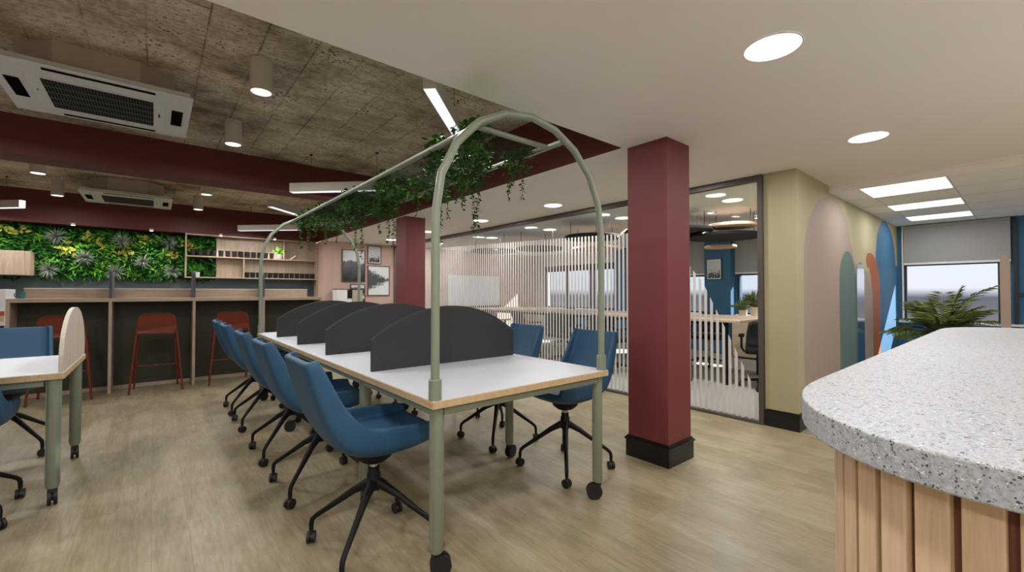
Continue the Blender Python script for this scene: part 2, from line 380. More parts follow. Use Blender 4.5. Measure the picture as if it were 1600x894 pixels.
# walls
struct('wall_back', MB().box((XL, YB, 0), (2.69, YB + .1, ZC)), 'grey_wall')
struct('wall_return', MB().box((2.69, YP, 0), (2.86, YB, ZC)), 'pink')
struct('wall_pink', MB().box((2.861, YP, 0), (XW, YP + .1, ZC)), 'pink')
struct('wall_left', MB().box((XL - .1, YF, 0), (XL, YB, ZK)), 'wallwhite')
# wall with mural: olive ground, painted arches 1 mm proud of it
def arc(cx, cz, rx, rz, a0, a1, n=18): return [(cx + rx * cos(radians(a0 + (a1 - a0) * i / n)), cz + rz * sin(radians(a0 + (a1 - a0) * i / n))) for i in range(n + 1)]
yw = 1.28
m = MB().box((4.27, yw, 0), (5.25, 1.538, ZC)).box((5.25, yw, 0), (XW, 1.538, ZC))
def mural(pts, k, i): m.mat(i); m.prism(pts, yw - .0008 * k, yw + .002, 'y')
mural([(4.45, 0)] + [(4.45, 1.45)] + arc(5.35, 1.45, .90, .73, 180, 70) + [(5.9, 1.98), (6.05, 1.75), (6.2, 1.55), (6.5, 1.47), (7.3, 1.45), (7.3, 0)], 1, 1)
mural([(7.28, 0), (7.28, 1.6)] + arc(7.85, 1.6, .57, .6, 180, 90) + arc(7.85, 1.6, .72, .6, 90, 0) + [(XW - .002, 1.6), (XW - .002, 0)], 2, 4)
mural([(5.575, 0), (5.575, 1.33)] + arc(5.905, 1.33, .33, .33, 180, 0) + [(6.235, 0)], 3, 2)
mural([(7.1, 0), (7.08, 1.2), (7.0, 1.42), (6.93, 1.51)] + arc(6.9, 1.6, .14, .1, 240, 90, 10) + arc(7.0, 1.2, .5, .5, 88, 0, 12) + [(7.5, 0)], 3, 3)
struct('wall_mural', m, ['olive', 'mural_pink', 'mural_green', 'mural_rust', 'mural_blue'])
def skirt(name, x0, x1, y0, y1):
    m = MB()
    for d, z0, z1 in ((.014, 0, .122), (.022, .122, .135), (.014, .135, .143), (.008, .143, .152)): m.box((x0 - d, y0 - d, z0), (x1 + d, y1 + d, z1))
    return struct(name, m, 'black_skirt')
skirt('baseboard_right', 4.27, XW - .05, yw, 1.52)
# pillars
for nm, y0 in (('pillar', 1.588), ('pillar', 5.60)):
    o = struct(nm, MB().box((2.712, y0, 0), (3.018, y0 + .32, ZC)), 'maroon')
    o['label'] = 'near square maroon pillar with black skirting' if y0 < 3 else 'far square maroon pillar behind the long bench desk'; o['category'] = 'pillar'
    skirt('baseboard_pillar', 2.712, 3.018, y0, y0 + .32)
# window wall with openings (y0, y1, z0, z1)
OPEN = [(.235, 1.205, .785, 1.625), (2.2, 3.63, .785, 1.56), (4.2, 5.0, .785, 1.56), (6.55, 9.0, .785, 1.95)]
m = MB(); cuts = [YF] + [q for o in OPEN for q in o[:2]] + [YP + .1]
for i in range(0, len(cuts) - 1):
    a, b = cuts[i], cuts[i + 1]; m.mat(1 if a > 6.5 else 0); op = [o for o in OPEN if abs(o[0] - a) < 1e-6]
    if op: k_ = m.cur; m.mat(0); m.box((XW, a, 0), (XW + .22, b, op[0][2])); m.mat(k_); m.box((XW, a, op[0][3]), (XW + .22, b, ZC + .04))
    else: m.box((XW, a, 0), (XW + .22, b, ZC + .04))
struct('wall_window', m, ['blue_wall', 'wallwhite'])
for i, (a, b, z0, z1) in enumerate(OPEN):
    m = MB(); t = .028; x0, x1 = XW + .02, XW + .07
    m.box((x0, a, z0), (x1, a + t, z1)).box((x0, b - t, z0), (x1, b, z1)).box((x0, a + t, z0), (x1, b - t, z0 + t)).box((x0, a + t, z1 - t), (x1, b - t, z1))
    if i == 3:
        for yy in (7.22, 8.16): m.box((x0, yy - .035, z0 + t), (x1, yy + .035, z1 - t))
        m.box((x0, 7.30, z0 + t), (x1, 7.33, z1 - t)); m.box((x0, a + t, z1 - .16), (x1, b - t, z1 - t))
    if i == 1: m.box((x0, 2.9, z0 + t), (x1, 2.93, z1 - t))
    w = struct('window_%d' % (i + 1), m, 'winframe'); w['label'] = ['dark framed window behind the palm', 'dark framed window right of the blue column in the meeting room', 'dark framed window left of the blue column in the meeting room', 'tall dark framed window behind the striped glass'][i]
    obj('pane', MB().box((XW + .04, a + t, z0 + t), (XW + .046, b - t, z1 - t)), 'winglass', w)
    obj('sill', MB().box((XW - .06, a - .1 if i else .03, z0 - .035), (XW + .02, min(b + .06, 1.278) if i == 0 else b + .06, z0 - .005)), 'whitetrim', w, bevel=.003)
struct('trim_window', MB().box((XW - .02, 1.205, .785), (XW, 1.225, 2.205)), 'whitetrim')
# dark jamb and rail of the blue panelled bay right of the blind
m = MB().box((XW - .03, .09, 0), (XW, .125, 2.2)).box((XW - .03, YF, 1.15), (XW, .088, 1.195)); struct('trim_bay', m, 'winframe')
# blue column in the meeting room
struct('pillar_blue', MB().box((XW - .22, 3.66, 0), (XW, 4.17, ZC)), 'blue_wall')

# ------------------------------------------------------------------ glass partition
XG = 4.27
t = thing('glass_partition', 'long glazed meeting room partition with pale vertical stripe film', 'partition', (XG, 1.545, 0))
L = YP - 1.545
m = MB().box((-.03, 0, ZC - .055), (.03, L, ZC - .001)).box((-.03, 0, .001), (.03, L, .028)).box((-.03, 0, .028), (.03, .04, ZC - .055)).box((-.03, L - .04, .028), (.03, L, ZC - .055))
obj('frame', m, 'alu', t, bevel=.003)
obj('pane', MB().box((-.005, .04, .028), (.005, L - .04, ZC - .055)), 'glass', t)
def film_top(y):   # y in world; stripe height
    if y < 2.11: return max(.12, 1.31 - (2.11 - y) * 2.05)
    if y < 2.6: return 1.31 + (y - 2.11) * 1.2
    return 1.88 + .04 * (y - 2.6)
m = MB(); y = 1.60
while y < YP - .06:
    w = .028; a = film_top(y); b = film_top(y + w)
    m.add([(-.0075, y - 1.545, .03), (-.0075, y + w - 1.545, .03), (-.0075, y + w - 1.545, b), (-.0075, y - 1.545, a),
           (-.006, y - 1.545, .03), (-.006, y + w - 1.545, .03), (-.006, y + w - 1.545, b), (-.006, y - 1.545, a)],
          [(0, 1, 2, 3), (4, 7, 6, 5), (0, 4, 5, 1), (1, 5, 6, 2), (2, 6, 7, 3), (3, 7, 4, 0)])
    y += .058
obj('stripe_film', m, 'film', t)

# ------------------------------------------------------------------ casters
def caster_mb(c, r, t, ang, stem_to):
    """twin wheel caster: two discs, hood and stem. c = floor contact point, ang = rolling direction"""
    m = MB(); ax = (-sin(ang), cos(ang), 0)
    for s in (-1, 1): m.disc((c[0] + ax[0] * t * s, c[1] + ax[1] * t * s, r), ax, r, t * 1.3, 18)
    m.disc((c[0], c[1], r * 1.05), ax, r * .72, t * 1.0, 12)
    m.tube([(c[0], c[1], r), stem_to], r * .33, 8)
    return m

# ------------------------------------------------------------------ swivel chair (faces +x)
def make_chair(label, loc, rz, group):
    t = thing('swivel_chair', label, 'chair', loc, rz, group)
    prof = [(-.333, .922), (-.331, .915), (-.322, .885), (-.301, .82), (-.277, .75), (-.250, .68), (-.215, .615), (-.168, .568), (-.11, .548), (-.02, .544), (.08, .544), (.16, .547), (.222, .554), (.240, .559), (.245, .560)]
    W = [.185, .192, .197, .201, .206, .211, .217, .222, .226, .228, .227, .222, .212, .206, .200]
    H = [.026, .030, .036, .046, .054, .064, .076, .080, .074, .066, .062, .056, .046, .040, .034]
    T = [.022, .028, .030, .032, .034, .036, .038, .040, .042, .042, .041, .040, .038, .034, .026]
    n = len(prof); vs = []
    BU = [0, 0, 0, 0, .002, .006, .014, .028, .042, .056, .056, .036, .014, .006, 0]
    def half(w, h, k, u): return [(.5 * w, -k - u * .85), (.86 * w, -k * .96 - u * .3), (.97 * w, -k * .75), (w, -k * .2), (w + .003, h * .55), (w, h - .003), (w - .004, h), (w - .018, h), (w - .022, h - .004), (w - .025, h * .45), (w - .029, .006), (w - .040, 0), (.5 * w, 0)]
    for i, (x, z) in enumerate(prof):
        a = prof[max(i - 1, 0)]; b = prof[min(i + 1, n - 1)]; tx, tz = b[0] - a[0], b[1] - a[1]; l = sqrt(tx * tx + tz * tz); nx, nz = -tz / l, tx / l
        hp = half(W[i], H[i], T[i], BU[i]); lp = [(0, -T[i] - BU[i])] + hp + [(0, 0)] + [(-y, q) for y, q in hp[::-1]]
        nv = len(lp)
        for y, q in lp: vs.append((x + nx * q, y, z + nz * q))
    fs = [(i * nv + j, i * nv + (j + 1) % nv, (i + 1) * nv + (j + 1) % nv, (i + 1) * nv + j) for i in range(n - 1) for j in range(nv)]
    hn = nv // 2
    for base in (0, (n - 1) * nv):   # end caps as quads between the two halves of the section
        R_ = [base + k for k in range(0, hn + 1)]; L_ = [base] + [base + nv - k for k in range(1, hn)] + [base + hn]
        k0 = 1
        for side in (R_, L_):
            lo, hi = 0, len(side) - 1
            while hi - lo > 1:
                if hi - lo == 2: fs.append((side[lo], side[lo + 1], side[hi])); break
                fs.append((side[lo], side[lo + 1], side[hi - 1], side[hi])); lo += 1; hi -= 1
    o = obj('shell', MB().add(vs, fs), 'blue_shell', t, smooth=True, auto=False)
    s = o.modifiers.new('sub', 'SUBSURF'); s.levels = 1; s.render_levels = 1
    obj('mechanism', MB().lathe([(.034, .397), (.055, .404), (.082, .425), (.095, .452), (.097, .475)], n=28), 'black', t, smooth=True)
    c = obj('column', MB().lathe([(.031, .27), (.031, .345), (.026, .352), (.026, .375), (.018, .377), (.018, .395)], n=20), 'black', t, smooth=True)
    obj('collar', MB().lathe([(.0185, .377), (.0185, .393)], n=20, caps=True), 'chrome', c, smooth=True)
    for k in range(4):
        a = pi / 4 + k * pi / 2; d = Vector((cos(a), sin(a), 0)); p = lambda r, z: d * r + Vector((0, 0, z))
        m = MB().tube([p(.012, .305), p(.10, .258), p(.20, .188), p(.283, .132), p(.305, .112), p(.31, .09), p(.31, .062)], [.024, .0175, .0135, .0115, .0115, .011, .010], 10)
        lg = obj('leg', m, 'black', t, smooth=True)
        q = d * .31; an = a + .9 + k
        obj('caster', caster_mb((q.x, q.y, 0), .027, .011, an, (q.x, q.y, .07)), 'caster', lg, smooth=True)
    return t
G1 = 'blue swivel chairs at the long bench desk'
lefts = [5.19, 4.55, 3.61, 2.86, 2.0]; rights = [2.05, 2.80, 3.62, 4.5, 5.19]
lab = ['blue swivel chair farthest along the near side of the arched desk', 'blue swivel chair second from the bar end on the aisle side of the arched desk', 'middle blue swivel chair on the aisle side of the arched desk',
       'blue swivel chair just behind the nearest one on the aisle side of the arched desk', 'nearest blue swivel chair, seat fully in view beside the front desk leg']
proto = make_chair(lab[4], (.81, 2.0, 0), 0, G1)
for y, l in zip(lefts[:4], lab[:4]): dup(proto, (.81, y, 0), 0, l)
labr = ['blue swivel chair behind the right front arch post, by the maroon pillar', 'blue swivel chair on the pillar side, showing past the end of the nearest divider', 'third blue swivel chair from the front on the pillar side, mostly hidden by dividers',
        'fourth blue swivel chair from the front on the pillar side, hidden behind dividers', 'farthest blue swivel chair on the pillar side of the arched desk']
for y, l in zip(rights, labr): dup(proto, (2.18, y, 0), pi, l)
G2 = 'blue swivel chairs at the left table'
dup(proto, (-.84, 4.86, 0), -pi / 2, 'blue swivel chair on the far side of the left table, facing the camera', G2)
dup(proto, (-.81, 3.56, 0), pi / 2, 'blue swivel chair on the near side of the left table at the frame edge', G2)

# ------------------------------------------------------------------ bench desk
X0, X1, Y0, Y1, ZT = .886, 2.043, 1.574, 5.514, .749
t = thing('bench_desk', 'long pale topped bench desk with plywood edge and sage legs under the arch', 'desk', (X0, Y0, 0))
def P(x, y, z): return (x - X0, y - Y0, z)
b = obj('tabletop', MB().box(P(X0, Y0, ZT - .034), P(X1, Y1, ZT - .002)), 'ply', t, bevel=.002)
obj('laminate_top', MB().box(P(X0 + .004, Y0 + .004, ZT - .002), P(X1 - .004, Y1 - .004, ZT)), 'laminate', b)
m = MB(); z0, z1 = ZT - .072, ZT - .035
m.box(P(X0 + .07, Y0 + .025, z0), P(X1 - .07, Y0 + .055, z1)).box(P(X0 + .07, Y1 - .055, z0), P(X1 - .07, Y1 - .025, z1))
m.box(P(X0 + .025, Y0 + .07, z0), P(X0 + .055, Y1 - .07, z1)).box(P(X1 - .055, Y0 + .07, z0), P(X1 - .025, Y1 - .07, z1))
for yy in (2.43, 4.1): m.box(P(X0 + .07, yy - .015, z0), P(X1 - .07, yy + .015, z1))
obj('rail', m, 'sage', t, bevel=.002)
def table_leg(parent, x, y, ztop, ang, Pf, rw=.045):
    m = MB().lathe([(.024, .098), (.029, .106), (.029, ztop)], Pf(x, y, 0), 20)
    m.box(Vector(Pf(x, y, 0)) + Vector((-.031, -.009, .12)), Vector(Pf(x, y, 0)) + Vector((.031, .009, ztop - .001)))   # extrusion fins
    lg = obj('leg', m, 'sage', parent, smooth=True)
    off = Vector((cos(ang), sin(ang), 0)) * .018; c = Vector(Pf(x, y, 0)) + off
    m = MB(); ax = Vector((-sin(ang), cos(ang), 0))
    for s in (-1, 1): m.disc(c + ax * .013 * s + Vector((0, 0, rw)), ax, rw, .016, 22)
    m.disc(c + Vector((0, 0, rw)), ax, rw * .55, .02, 12)
    m.box(Vector(Pf(x, y, 0)) + Vector((-.016, -.016, .075)), Vector(Pf(x, y, 0)) + Vector((.016, .016, .101)))
    obj('caster', m, 'caster', lg, smooth=True); return lg
for i, yy in enumerate((1.622, 2.43, 4.1, 5.466)):
    for j, xx in enumerate((.932, 1.997)): table_leg(t, xx, yy, ZT - .035, (-.35, 2.6, 1.1, .3, 2.9, 1.4, .5, 2.2)[i * 2 + j] if not (i == 0) else (-.45, 2.4)[j], P)

# dividers
for i, yy in enumerate((2.40, 3.244, 4.045, 4.855)):
    pts = [(.953, ZT), (2.0, ZT), (2.0, .92)] + [(1.4765 + .826 * sin(radians(a)), .279 + .826 * cos(radians(a))) for a in range(38, -39, -2)] + [(.953, .92)]
    c = thing('desk_divider', ['nearest charcoal arched divider across the long desk', 'second charcoal arched divider from the front of the long desk', 'third charcoal arched divider from the front of the long desk', 'farthest charcoal arched divider on the long desk'][i], 'divider', (1.476, yy, ZT), 0, 'charcoal desk dividers')
    obj('panel', MB().prism([(x - 1.476, z - ZT + .0005) for x, z in pts], -.010, .010, 'y'), 'divider', c)
    ed = [(x - 1.476, -.0, z - ZT) for x, z in pts[2:]]
    obj('edge_piping', MB().tube([(x, .0, z + .0015) for x, _, z in ed], .0105, 6), 'divider', c, smooth=True)

# ------------------------------------------------------------------ arched planter frame standing on the desk
XA0, XA1, ZS, RA = .912, 2.012, 1.54, .55
t = thing('planter_arch', 'sage green tubular arch frame carrying a wire plant tray over the desk', 'planter', (1.462, 1.6, ZT))
def Q(x, y, z): return (x - 1.462, y - 1.6, z - ZT)
for yy in (1.602, 5.48):
    pts = [Q(XA0, yy, ZT + .02), Q(XA0, yy, 1.2), Q(XA0, yy, ZS)] + [Q(1.462 - RA * cos(radians(a)), yy, ZS + RA * sin(radians(a))) for a in range(18, 180, 18)] + [Q(XA1, yy, ZS), Q(XA1, yy, 1.2), Q(XA1, yy, ZT + .02)]
    a = obj('arch', MB().tube(pts, .0185, 14), 'sage', t, smooth=True)
    for xx in (XA0, XA1):
        obj('collar', MB().lathe([(.0275, 0.0), (.0275, .083), (.024, .086), (.0185, .087)], Q(xx, yy, ZT + .0005), 20), 'sage', a, smooth=True)
ZR = 2.02
for xx in (1.215, 1.70): obj('side_rail', MB().tube([Q(xx, 1.615, ZR), Q(xx, 5.47, ZR)], .0155, 12), 'sage', t, smooth=True)
for yy in (1.735, 5.35): obj('cross_rail', MB().tube([Q(1.22, yy, ZR), Q(1.695, yy, ZR)], .0145, 12), 'sage', t, smooth=True)
m = MB(); yy = 1.76
while yy < 5.34: m.box(Q(1.22, yy - .0012, ZR - .012), Q(1.695, yy + .0012, ZR - .010)); yy += .022
xx = 1.24
while xx < 1.69: m.box(Q(xx - .0012, 1.74, ZR - .0135), Q(xx + .0012, 5.345, ZR - .0115)); xx += .022
obj('mesh_tray', m, 'wire', t)

def ivy(label, x, y, spread, n, strands, seed, up=.06):
    rr = random.Random(seed); o = thing('trailing_plant', label, 'plant', (x, y, ZR - .009), 0, 'trailing plants in the overhead tray')
    f = MB(); s = MB()
    for k in range(int(n * 1.5)):
        a = rr.uniform(0, 2 * pi); q = spread * sqrt(rr.random()); px, py = q * cos(a), 1.5 * q * sin(a); px = max(1.235 - x, min(1.68 - x, px))
        z = rr.uniform(.004, up) if rr.random() < .55 else rr.uniform(-.11, -.01)
        d = Vector((rr.uniform(-1, 1), rr.uniform(-1, 1), rr.uniform(-.5, .6)))
        f.leaf((px, py, z), d, (rr.uniform(-1, 1), rr.uniform(-1, 1), 1), rr.uniform(.026, .052), rr.uniform(.017, .030))
        if k % 3 == 0: s.tube([(px * .3, py * .3, 0), (px * .8, py * .8, z * .7), (px, py, z)], .0015, 4)
    for (dx, dy, L) in strands:
        dx = max(1.235 - x, min(1.73 - x, dx)); pts = []; p = Vector((dx, dy, .0)); st = int(L / .022)
        for i in range(st + 1):
            p = p + Vector((rr.uniform(-.006, .006), rr.uniform(-.006, .006), -.022)); pts.append(p.copy())
            for _ in range(3):
                d = Vector((rr.uniform(-1, 1), rr.uniform(-1, 1), rr.uniform(-.9, .2)))
                f.leaf(p, d, (rr.uniform(-1, 1), rr.uniform(-1, 1), 1), rr.uniform(.020, .036), rr.uniform(.013, .021))
        if len(pts) > 1: s.tube([(dx, dy, .004)] + pts, .0016, 4)
    obj('leaves', f, 'ivy', o); obj('stems', s, 'stem', o); return o
PL = [('trailing plant at the front left of the overhead tray, by the near arch', 1.27, 1.86, .10, 150, [(-.02, .0, .05)], .09),
      ('trailing plant hanging short by the right front corner of the tray', 1.66, 1.95, .08, 90, [(.03, .0, .22), (.0, .05, .14), (.03, .1, .2)], .03),
      ('large bushy trailing plant hanging below the tray just inside the near arch', 1.44, 2.25, .17, 420, [(.02, .0, .24), (-.06, .08, .22), (.1, -.05, .16), (-.12, .0, .18), (.05, .12, .2)], .03),
      ('trailing plant with two long strands hanging right of the near arch post', 1.66, 2.45, .10, 150, [(.04, .02, .36), (.03, -.08, .34), (.0, .1, .2)], .03),
      ('trailing plant with one long strand seen beside the near arch post', 1.67, 2.90, .10, 130, [(.03, .0, .40), (.02, -.09, .22)], .04),
      ('small plant tuft on the left rail of the tray above the near post', 1.24, 2.22, .07, 90, [(-.0, .0, .05)], .10),
      ('bushy trailing plant at the tray centre, before the far pillar', 1.42, 3.05, .18, 330, [(.0, .0, .2), (-.1, .1, .16), (.1, -.1, .2)], .04),
      ('small plant tuft on the left rail of the tray, a third of the way along', 1.25, 2.95, .08, 70, [(0, 0, .06)], .07),
      ('trailing plant on the right of the tray with strands in front of the far pillar', 1.64, 3.85, .14, 260, [(.05, .0, .32), (.04, -.12, .36), (.0, .1, .22)], .04),
      ('bushy trailing plant over the middle left of the tray, mid green', 1.36, 3.75, .17, 300, [(-.1, .0, .18), (.0, .1, .2)], .06),
      ('trailing plant with a strand reaching the small picture on the pink wall', 1.62, 4.55, .15, 260, [(.08, .0, .42), (.06, .1, .34), (-.1, 0, .2)], .05),
      ('bushy trailing plant at the left of the tray towards the far arch', 1.33, 4.55, .16, 280, [(-.09, .0, .22), (.02, .1, .24)], .07),
      ('trailing plant at the far left end of the tray with hanging tips', 1.30, 5.12, .14, 240, [(-.06, .02, .30), (.03, .05, .34), (-.02, -.1, .24)], .08),
      ('trailing plant at the far right end of the tray inside the far arch', 1.58, 5.12, .14, 220, [(.05, .02, .2), (-.05, .05, .24)], .05)]
for i, (l, x, y, sp, n, st, up) in enumerate(PL): ivy(l, x, y, sp, n, st, 40 + i, up)

# ------------------------------------------------------------------ left table
t = thing('meeting_table', 'white topped table at left with plywood edge and a pale arched end panel', 'table', (-1.6, 3.985, 0))
def P2(x, y, z): return (x + 1.6, y - 3.985, z)
b = obj('tabletop', MB().box(P2(-2.8, 3.49, .713), P2(-.386, 4.48, .747)), 'ply', t, bevel=.002)
obj('laminate_top', MB().box(P2(-2.796, 3.494, .747), P2(-.39, 4.476, .749)), 'laminate', b)
pts = [(3.50, .75)] + [(3.985 - .485 * cos(radians(a)), .80 + .305 * sin(radians(a)) ** .9) for a in range(0, 181, 6)] + [(4.47, .75)]
obj('end_panel', MB().prism([(y - 3.985, z) for y, z in pts], -.412 + 1.6, -.392 + 1.6, 'x'), 'palewood', t, bevel=.001)
m = MB().box(P2(-2.7, 3.52, .675), P2(-.47, 3.55, .712)).box(P2(-2.7, 4.42, .675), P2(-.47, 4.45, .712)).box(P2(-.45, 3.58, .675), P2(-.42, 4.39, .712))
obj('rail', m, 'sage', t, bevel=.002)
for xx, yy, a in ((-.432, 3.54, 1.69), (-.432, 4.43, 1.67), (-2.74, 3.54, .3), (-2.74, 4.43, 2)): table_leg(t, xx, yy, .712, a, P2)

# ------------------------------------------------------------------ bar counter
XB0, XB1, YB0, YB1, ZB = -1.215, 1.985, 6.95, 7.34, 1.132
t = thing('bar_counter', 'long limed oak high bar counter divided into bays with dark olive backs', 'counter', (.385, YB0, 0))
def P3(x, y, z): return (x - .385, y - YB0, z)
obj('countertop', MB().box(P3(XB0, YB0, ZB - .042), P3(XB1, YB1, ZB)), 'oakbar_x', t, bevel=.002)
for xx in (-1.2, -.40, .40, 1.197, 1.97): obj('side_panel', MB().box(P3(xx - .015, YB0 + .004, .0005), P3(xx + .015, YB1 - .02, ZB - .043)), 'oakbar', t, bevel=.001)
for i in range(4):
    a, b_ = (-1.2, -.40, .40, 1.197, 1.97)[i:i + 2]
    obj('back_panel', MB().box(P3(a + .016, YB1 - .05, .045), P3(b_ - .016, YB1 - .03, ZB - .043)), 'darkgreen', t)
    obj('plinth', MB().box(P3(a + .016, YB1 - .07, .0005), P3(b_ - .016, YB1 - .03, .044)), 'oakbar_x', t)
obj('upstand', MB().box(P3(-1.14, YB1 - .03, ZB + .0005), P3(1.86, YB1 - .004, 1.243)), 'oakbar_x', t)
obj('upstand_cap', MB().box(P3(-1.145, YB1 - .035, 1.2435), P3(1.865, YB1 + .02, 1.253)), 'whitetrim', t)
for i, xx in enumerate((-.40, .40, 1.197)):
    c = thing('bar_divider_fin', ['left', 'middle', 'right'][i] + [' grey felt fin on the bar above the first upright', ' grey felt fin on the bar between two stools', ' grey felt fin on the bar behind the far arch post'][i], 'divider', (xx, YB0, ZB), 0, 'grey fins on the bar')
    pts = [(.02, .001)] + [(.02, .30)] + arc(.09, .30, .07, .055, 180, 90, 6) + [(.34, .355), (.34, .001)]
    obj('panel', MB().prism(pts, -.014, .014, 'x'), 'fin', c, bevel=.004)
# bar stools (face +y, back towards the camera)
def make_stool(label, loc, group):
    t = thing('bar_stool', label, 'stool', loc, 0, group)
    pts = [(-.195, .735)] + [(-.19, .80)] + arc(-.10, .865, .08, .085, 165, 90, 6) + arc(.10, .865, .08, .085, 90, 15, 6) + [(.19, .80), (.195, .735), (.16, .712), (-.16, .712)]
    m = MB(); n = len(pts); vs = []
    for yy in (-.012, .006):
        for x, z in pts: vs.append((x, yy - .18 + 1.0 * x * x - (z - .71) * .12, z))
    m.add(vs, [tuple(range(n))[::-1], tuple(range(n, 2 * n))] + [(i, (i + 1) % n, n + (i + 1) % n, n + i) for i in range(n)])
    obj('backrest', m, 'rust', t, bevel=.002)
    sp = [(-.19, -.15), (.19, -.15), (.195, .05), (.17, .19), (-.17, .19), (-.195, .05)]
    obj('seat', MB().prism(sp, .690, .714, 'z'), 'rust', t, bevel=.006)
    for sx in (-1, 1):
        obj('leg', MB().tube([(sx * .185, -.165, .73), (sx * .20, -.17, .60), (sx * .25, -.20, .002)], .011, 8), 'rust', t, smooth=True)
        obj('leg', MB().tube([(sx * .17, .14, .69), (sx * .18, .15, .6), (sx * .215, .20, .002)], .011, 8), 'rust', t, smooth=True)
    obj('footrest', MB().tube([(-.198, .175, .28), (.198, .175, .28)], .008, 8).tube([(-.198, .175, .28), (-.229, -.188, .28)], .008, 8).tube([(.198, .175, .28), (.229, -.188, .28)], .008, 8), 'rust', t, smooth=True)
    return t
G3 = 'rust bar stools under the bar'
st = make_stool('rust bar stool alone in the middle bay of the bar', (.03, 6.93, 0), G3)
dup(st, (-.78, 6.93, 0), 0, 'rust bar stool in the left bay, half hidden by the left table')
dup(st, (.80, 6.93, 0), 0, 'rust bar stool in the right bay behind the farthest desk chairs')
# teal cup at the bar's left end
def cup(name, label, cat, loc, mt, r=.033, h=.075, handle=False, group=None):
    o = thing(name, label, cat, loc, 0, group)
    obj('body', MB().lathe([(r * .74, .0005), (r * .8, .002), (r, h), (r * .92, h), (r * .72, .008)], n=18), mt, o, smooth=True)
    if handle: obj('handle', MB().tube([(-r * .85, 0, h * .85), (-r * 1.6, 0, h * .75), (-r * 1.5, 0, h * .35), (-r * .8, 0, h * .28)], .005, 6), mt, o, smooth=True)
    return o
cup('mug', 'small teal mug on the left end of the bar', 'mug', (-1.125, 7.1, ZB + .0005), 'teal', .034, .07, True)
# white cabinet with coloured bands beyond the bar's left end
t = thing('kitchen_cabinet', 'white cabinet with terracotta and cream bands beyond the left end of the bar', 'cabinet', (-1.9, 8.6, 0))
obj('carcass', MB().box((-.55, 0, .08), (.40, .5, 1.245)), 'whitegloss', t, bevel=.004)
obj('plinth', MB().box((-.5, .03, .0005), (.37, .48, .08)), 'black', t)
for a, b_, mt, nm in ((.90, .955, 'terracotta', 'terracotta_band'), (.83, .895, 'cream', 'cream_band'), (.735, .765, 'black', 'handle_recess')): obj(nm, MB().box((-.54, -.012, a), (.39, -.0005, b_)), mt, t)

# ------------------------------------------------------------------ back wall: greenery, shelf, cupboard
t = thing('living_wall', 'lush green plant wall panel with yellow and silver plants behind the bar', 'plant wall', (-.5, YB - .012, 0))
yl = -.03
obj('backing_board', MB().box((-1.9, -.028, 1.45), (1.38, .0, 2.275)), 'backing', t)
def lw(px0, px1, n, mt, name, sl, sw, dmin=.02, dmax=.12):
    f = MB()
    for _ in range(n):
        x = R.uniform(px0, px1); z = R.uniform(1.44, 2.27); y = -R.uniform(dmin, dmax)
        d = Vector((R.uniform(-1, 1), R.uniform(-1.1, -.1), R.uniform(-1, .6)))
        f.leaf((x, y, z), d, (R.uniform(-.5, .5), -1, R.uniform(-.2, .8)), R.uniform(*sl), R.uniform(*sw))
    return obj(name, f, mt, t)
lw(-1.9, 1.38, 3200, 'leaf_dark', 'fern_foliage', (.06, .13), (.02, .04))
lw(-1.9, 1.38, 1700, 'leaf_mid', 'leafy_foliage', (.05, .10), (.02, .04), .05, .14)
f = MB()
for k in range(60):   # bright sprays
    cx, cz = R.uniform(-1.85, 1.33), R.uniform(1.5, 2.15)
    for i in range(12):
        a = R.uniform(0, 2 * pi); d = Vector((cos(a), -.7, sin(a))); f.leaf((cx + R.uniform(-.06, .06), -.11, cz + R.uniform(-.06, .06)), d, (0, -1, .4), R.uniform(.06, .12), R.uniform(.016, .03))
obj('bright_foliage', f, 'leaf_bright', t)
pxs = lambda px: px * (1 / 133.0) - 1.83 + .5
TUFT = [(83, 2.1), (185, 2.07), (222, 1.74), (125, 1.77), (175, 1.55), (72, 1.56), (270, 2.08), (275, 1.57)]
for i, (px, z) in enumerate(TUFT):
    f = MB(); cx = pxs(px)
    for k in range(90):
        a = R.uniform(0, 2 * pi); el = R.uniform(.15, 1.2); d = Vector((cos(a) * sin(el), -cos(el) * .7, sin(a) * sin(el))); f.leaf((cx, -.15, z), d, (0, -1, .2), R.uniform(.12, .19), .011, .1)
    obj('spiky_tuft', f, 'leaf_grey', t)
for (px, z) in [(6, 2.17), (32, 2.15), (92, 1.97), (127, 2.13), (102, 1.86), (196, 1.95), (224, 2.13), (186, 1.84), (277, 1.87), (303, 2.1), (316, 1.98), (152, 2.02)]:
    f = MB(); cx = pxs(px)
    for k in range(11):
        a = R.uniform(0, 2 * pi); d = Vector((cos(a), -.8, sin(a))); f.leaf((cx + R.uniform(-.07, .07), -.14, z + R.uniform(-.05, .05)), d, (0, -1, .3), R.uniform(.06, .11), R.uniform(.03, .055))
    obj('yellow_leaf_cluster', f, 'leaf_yellow', t)
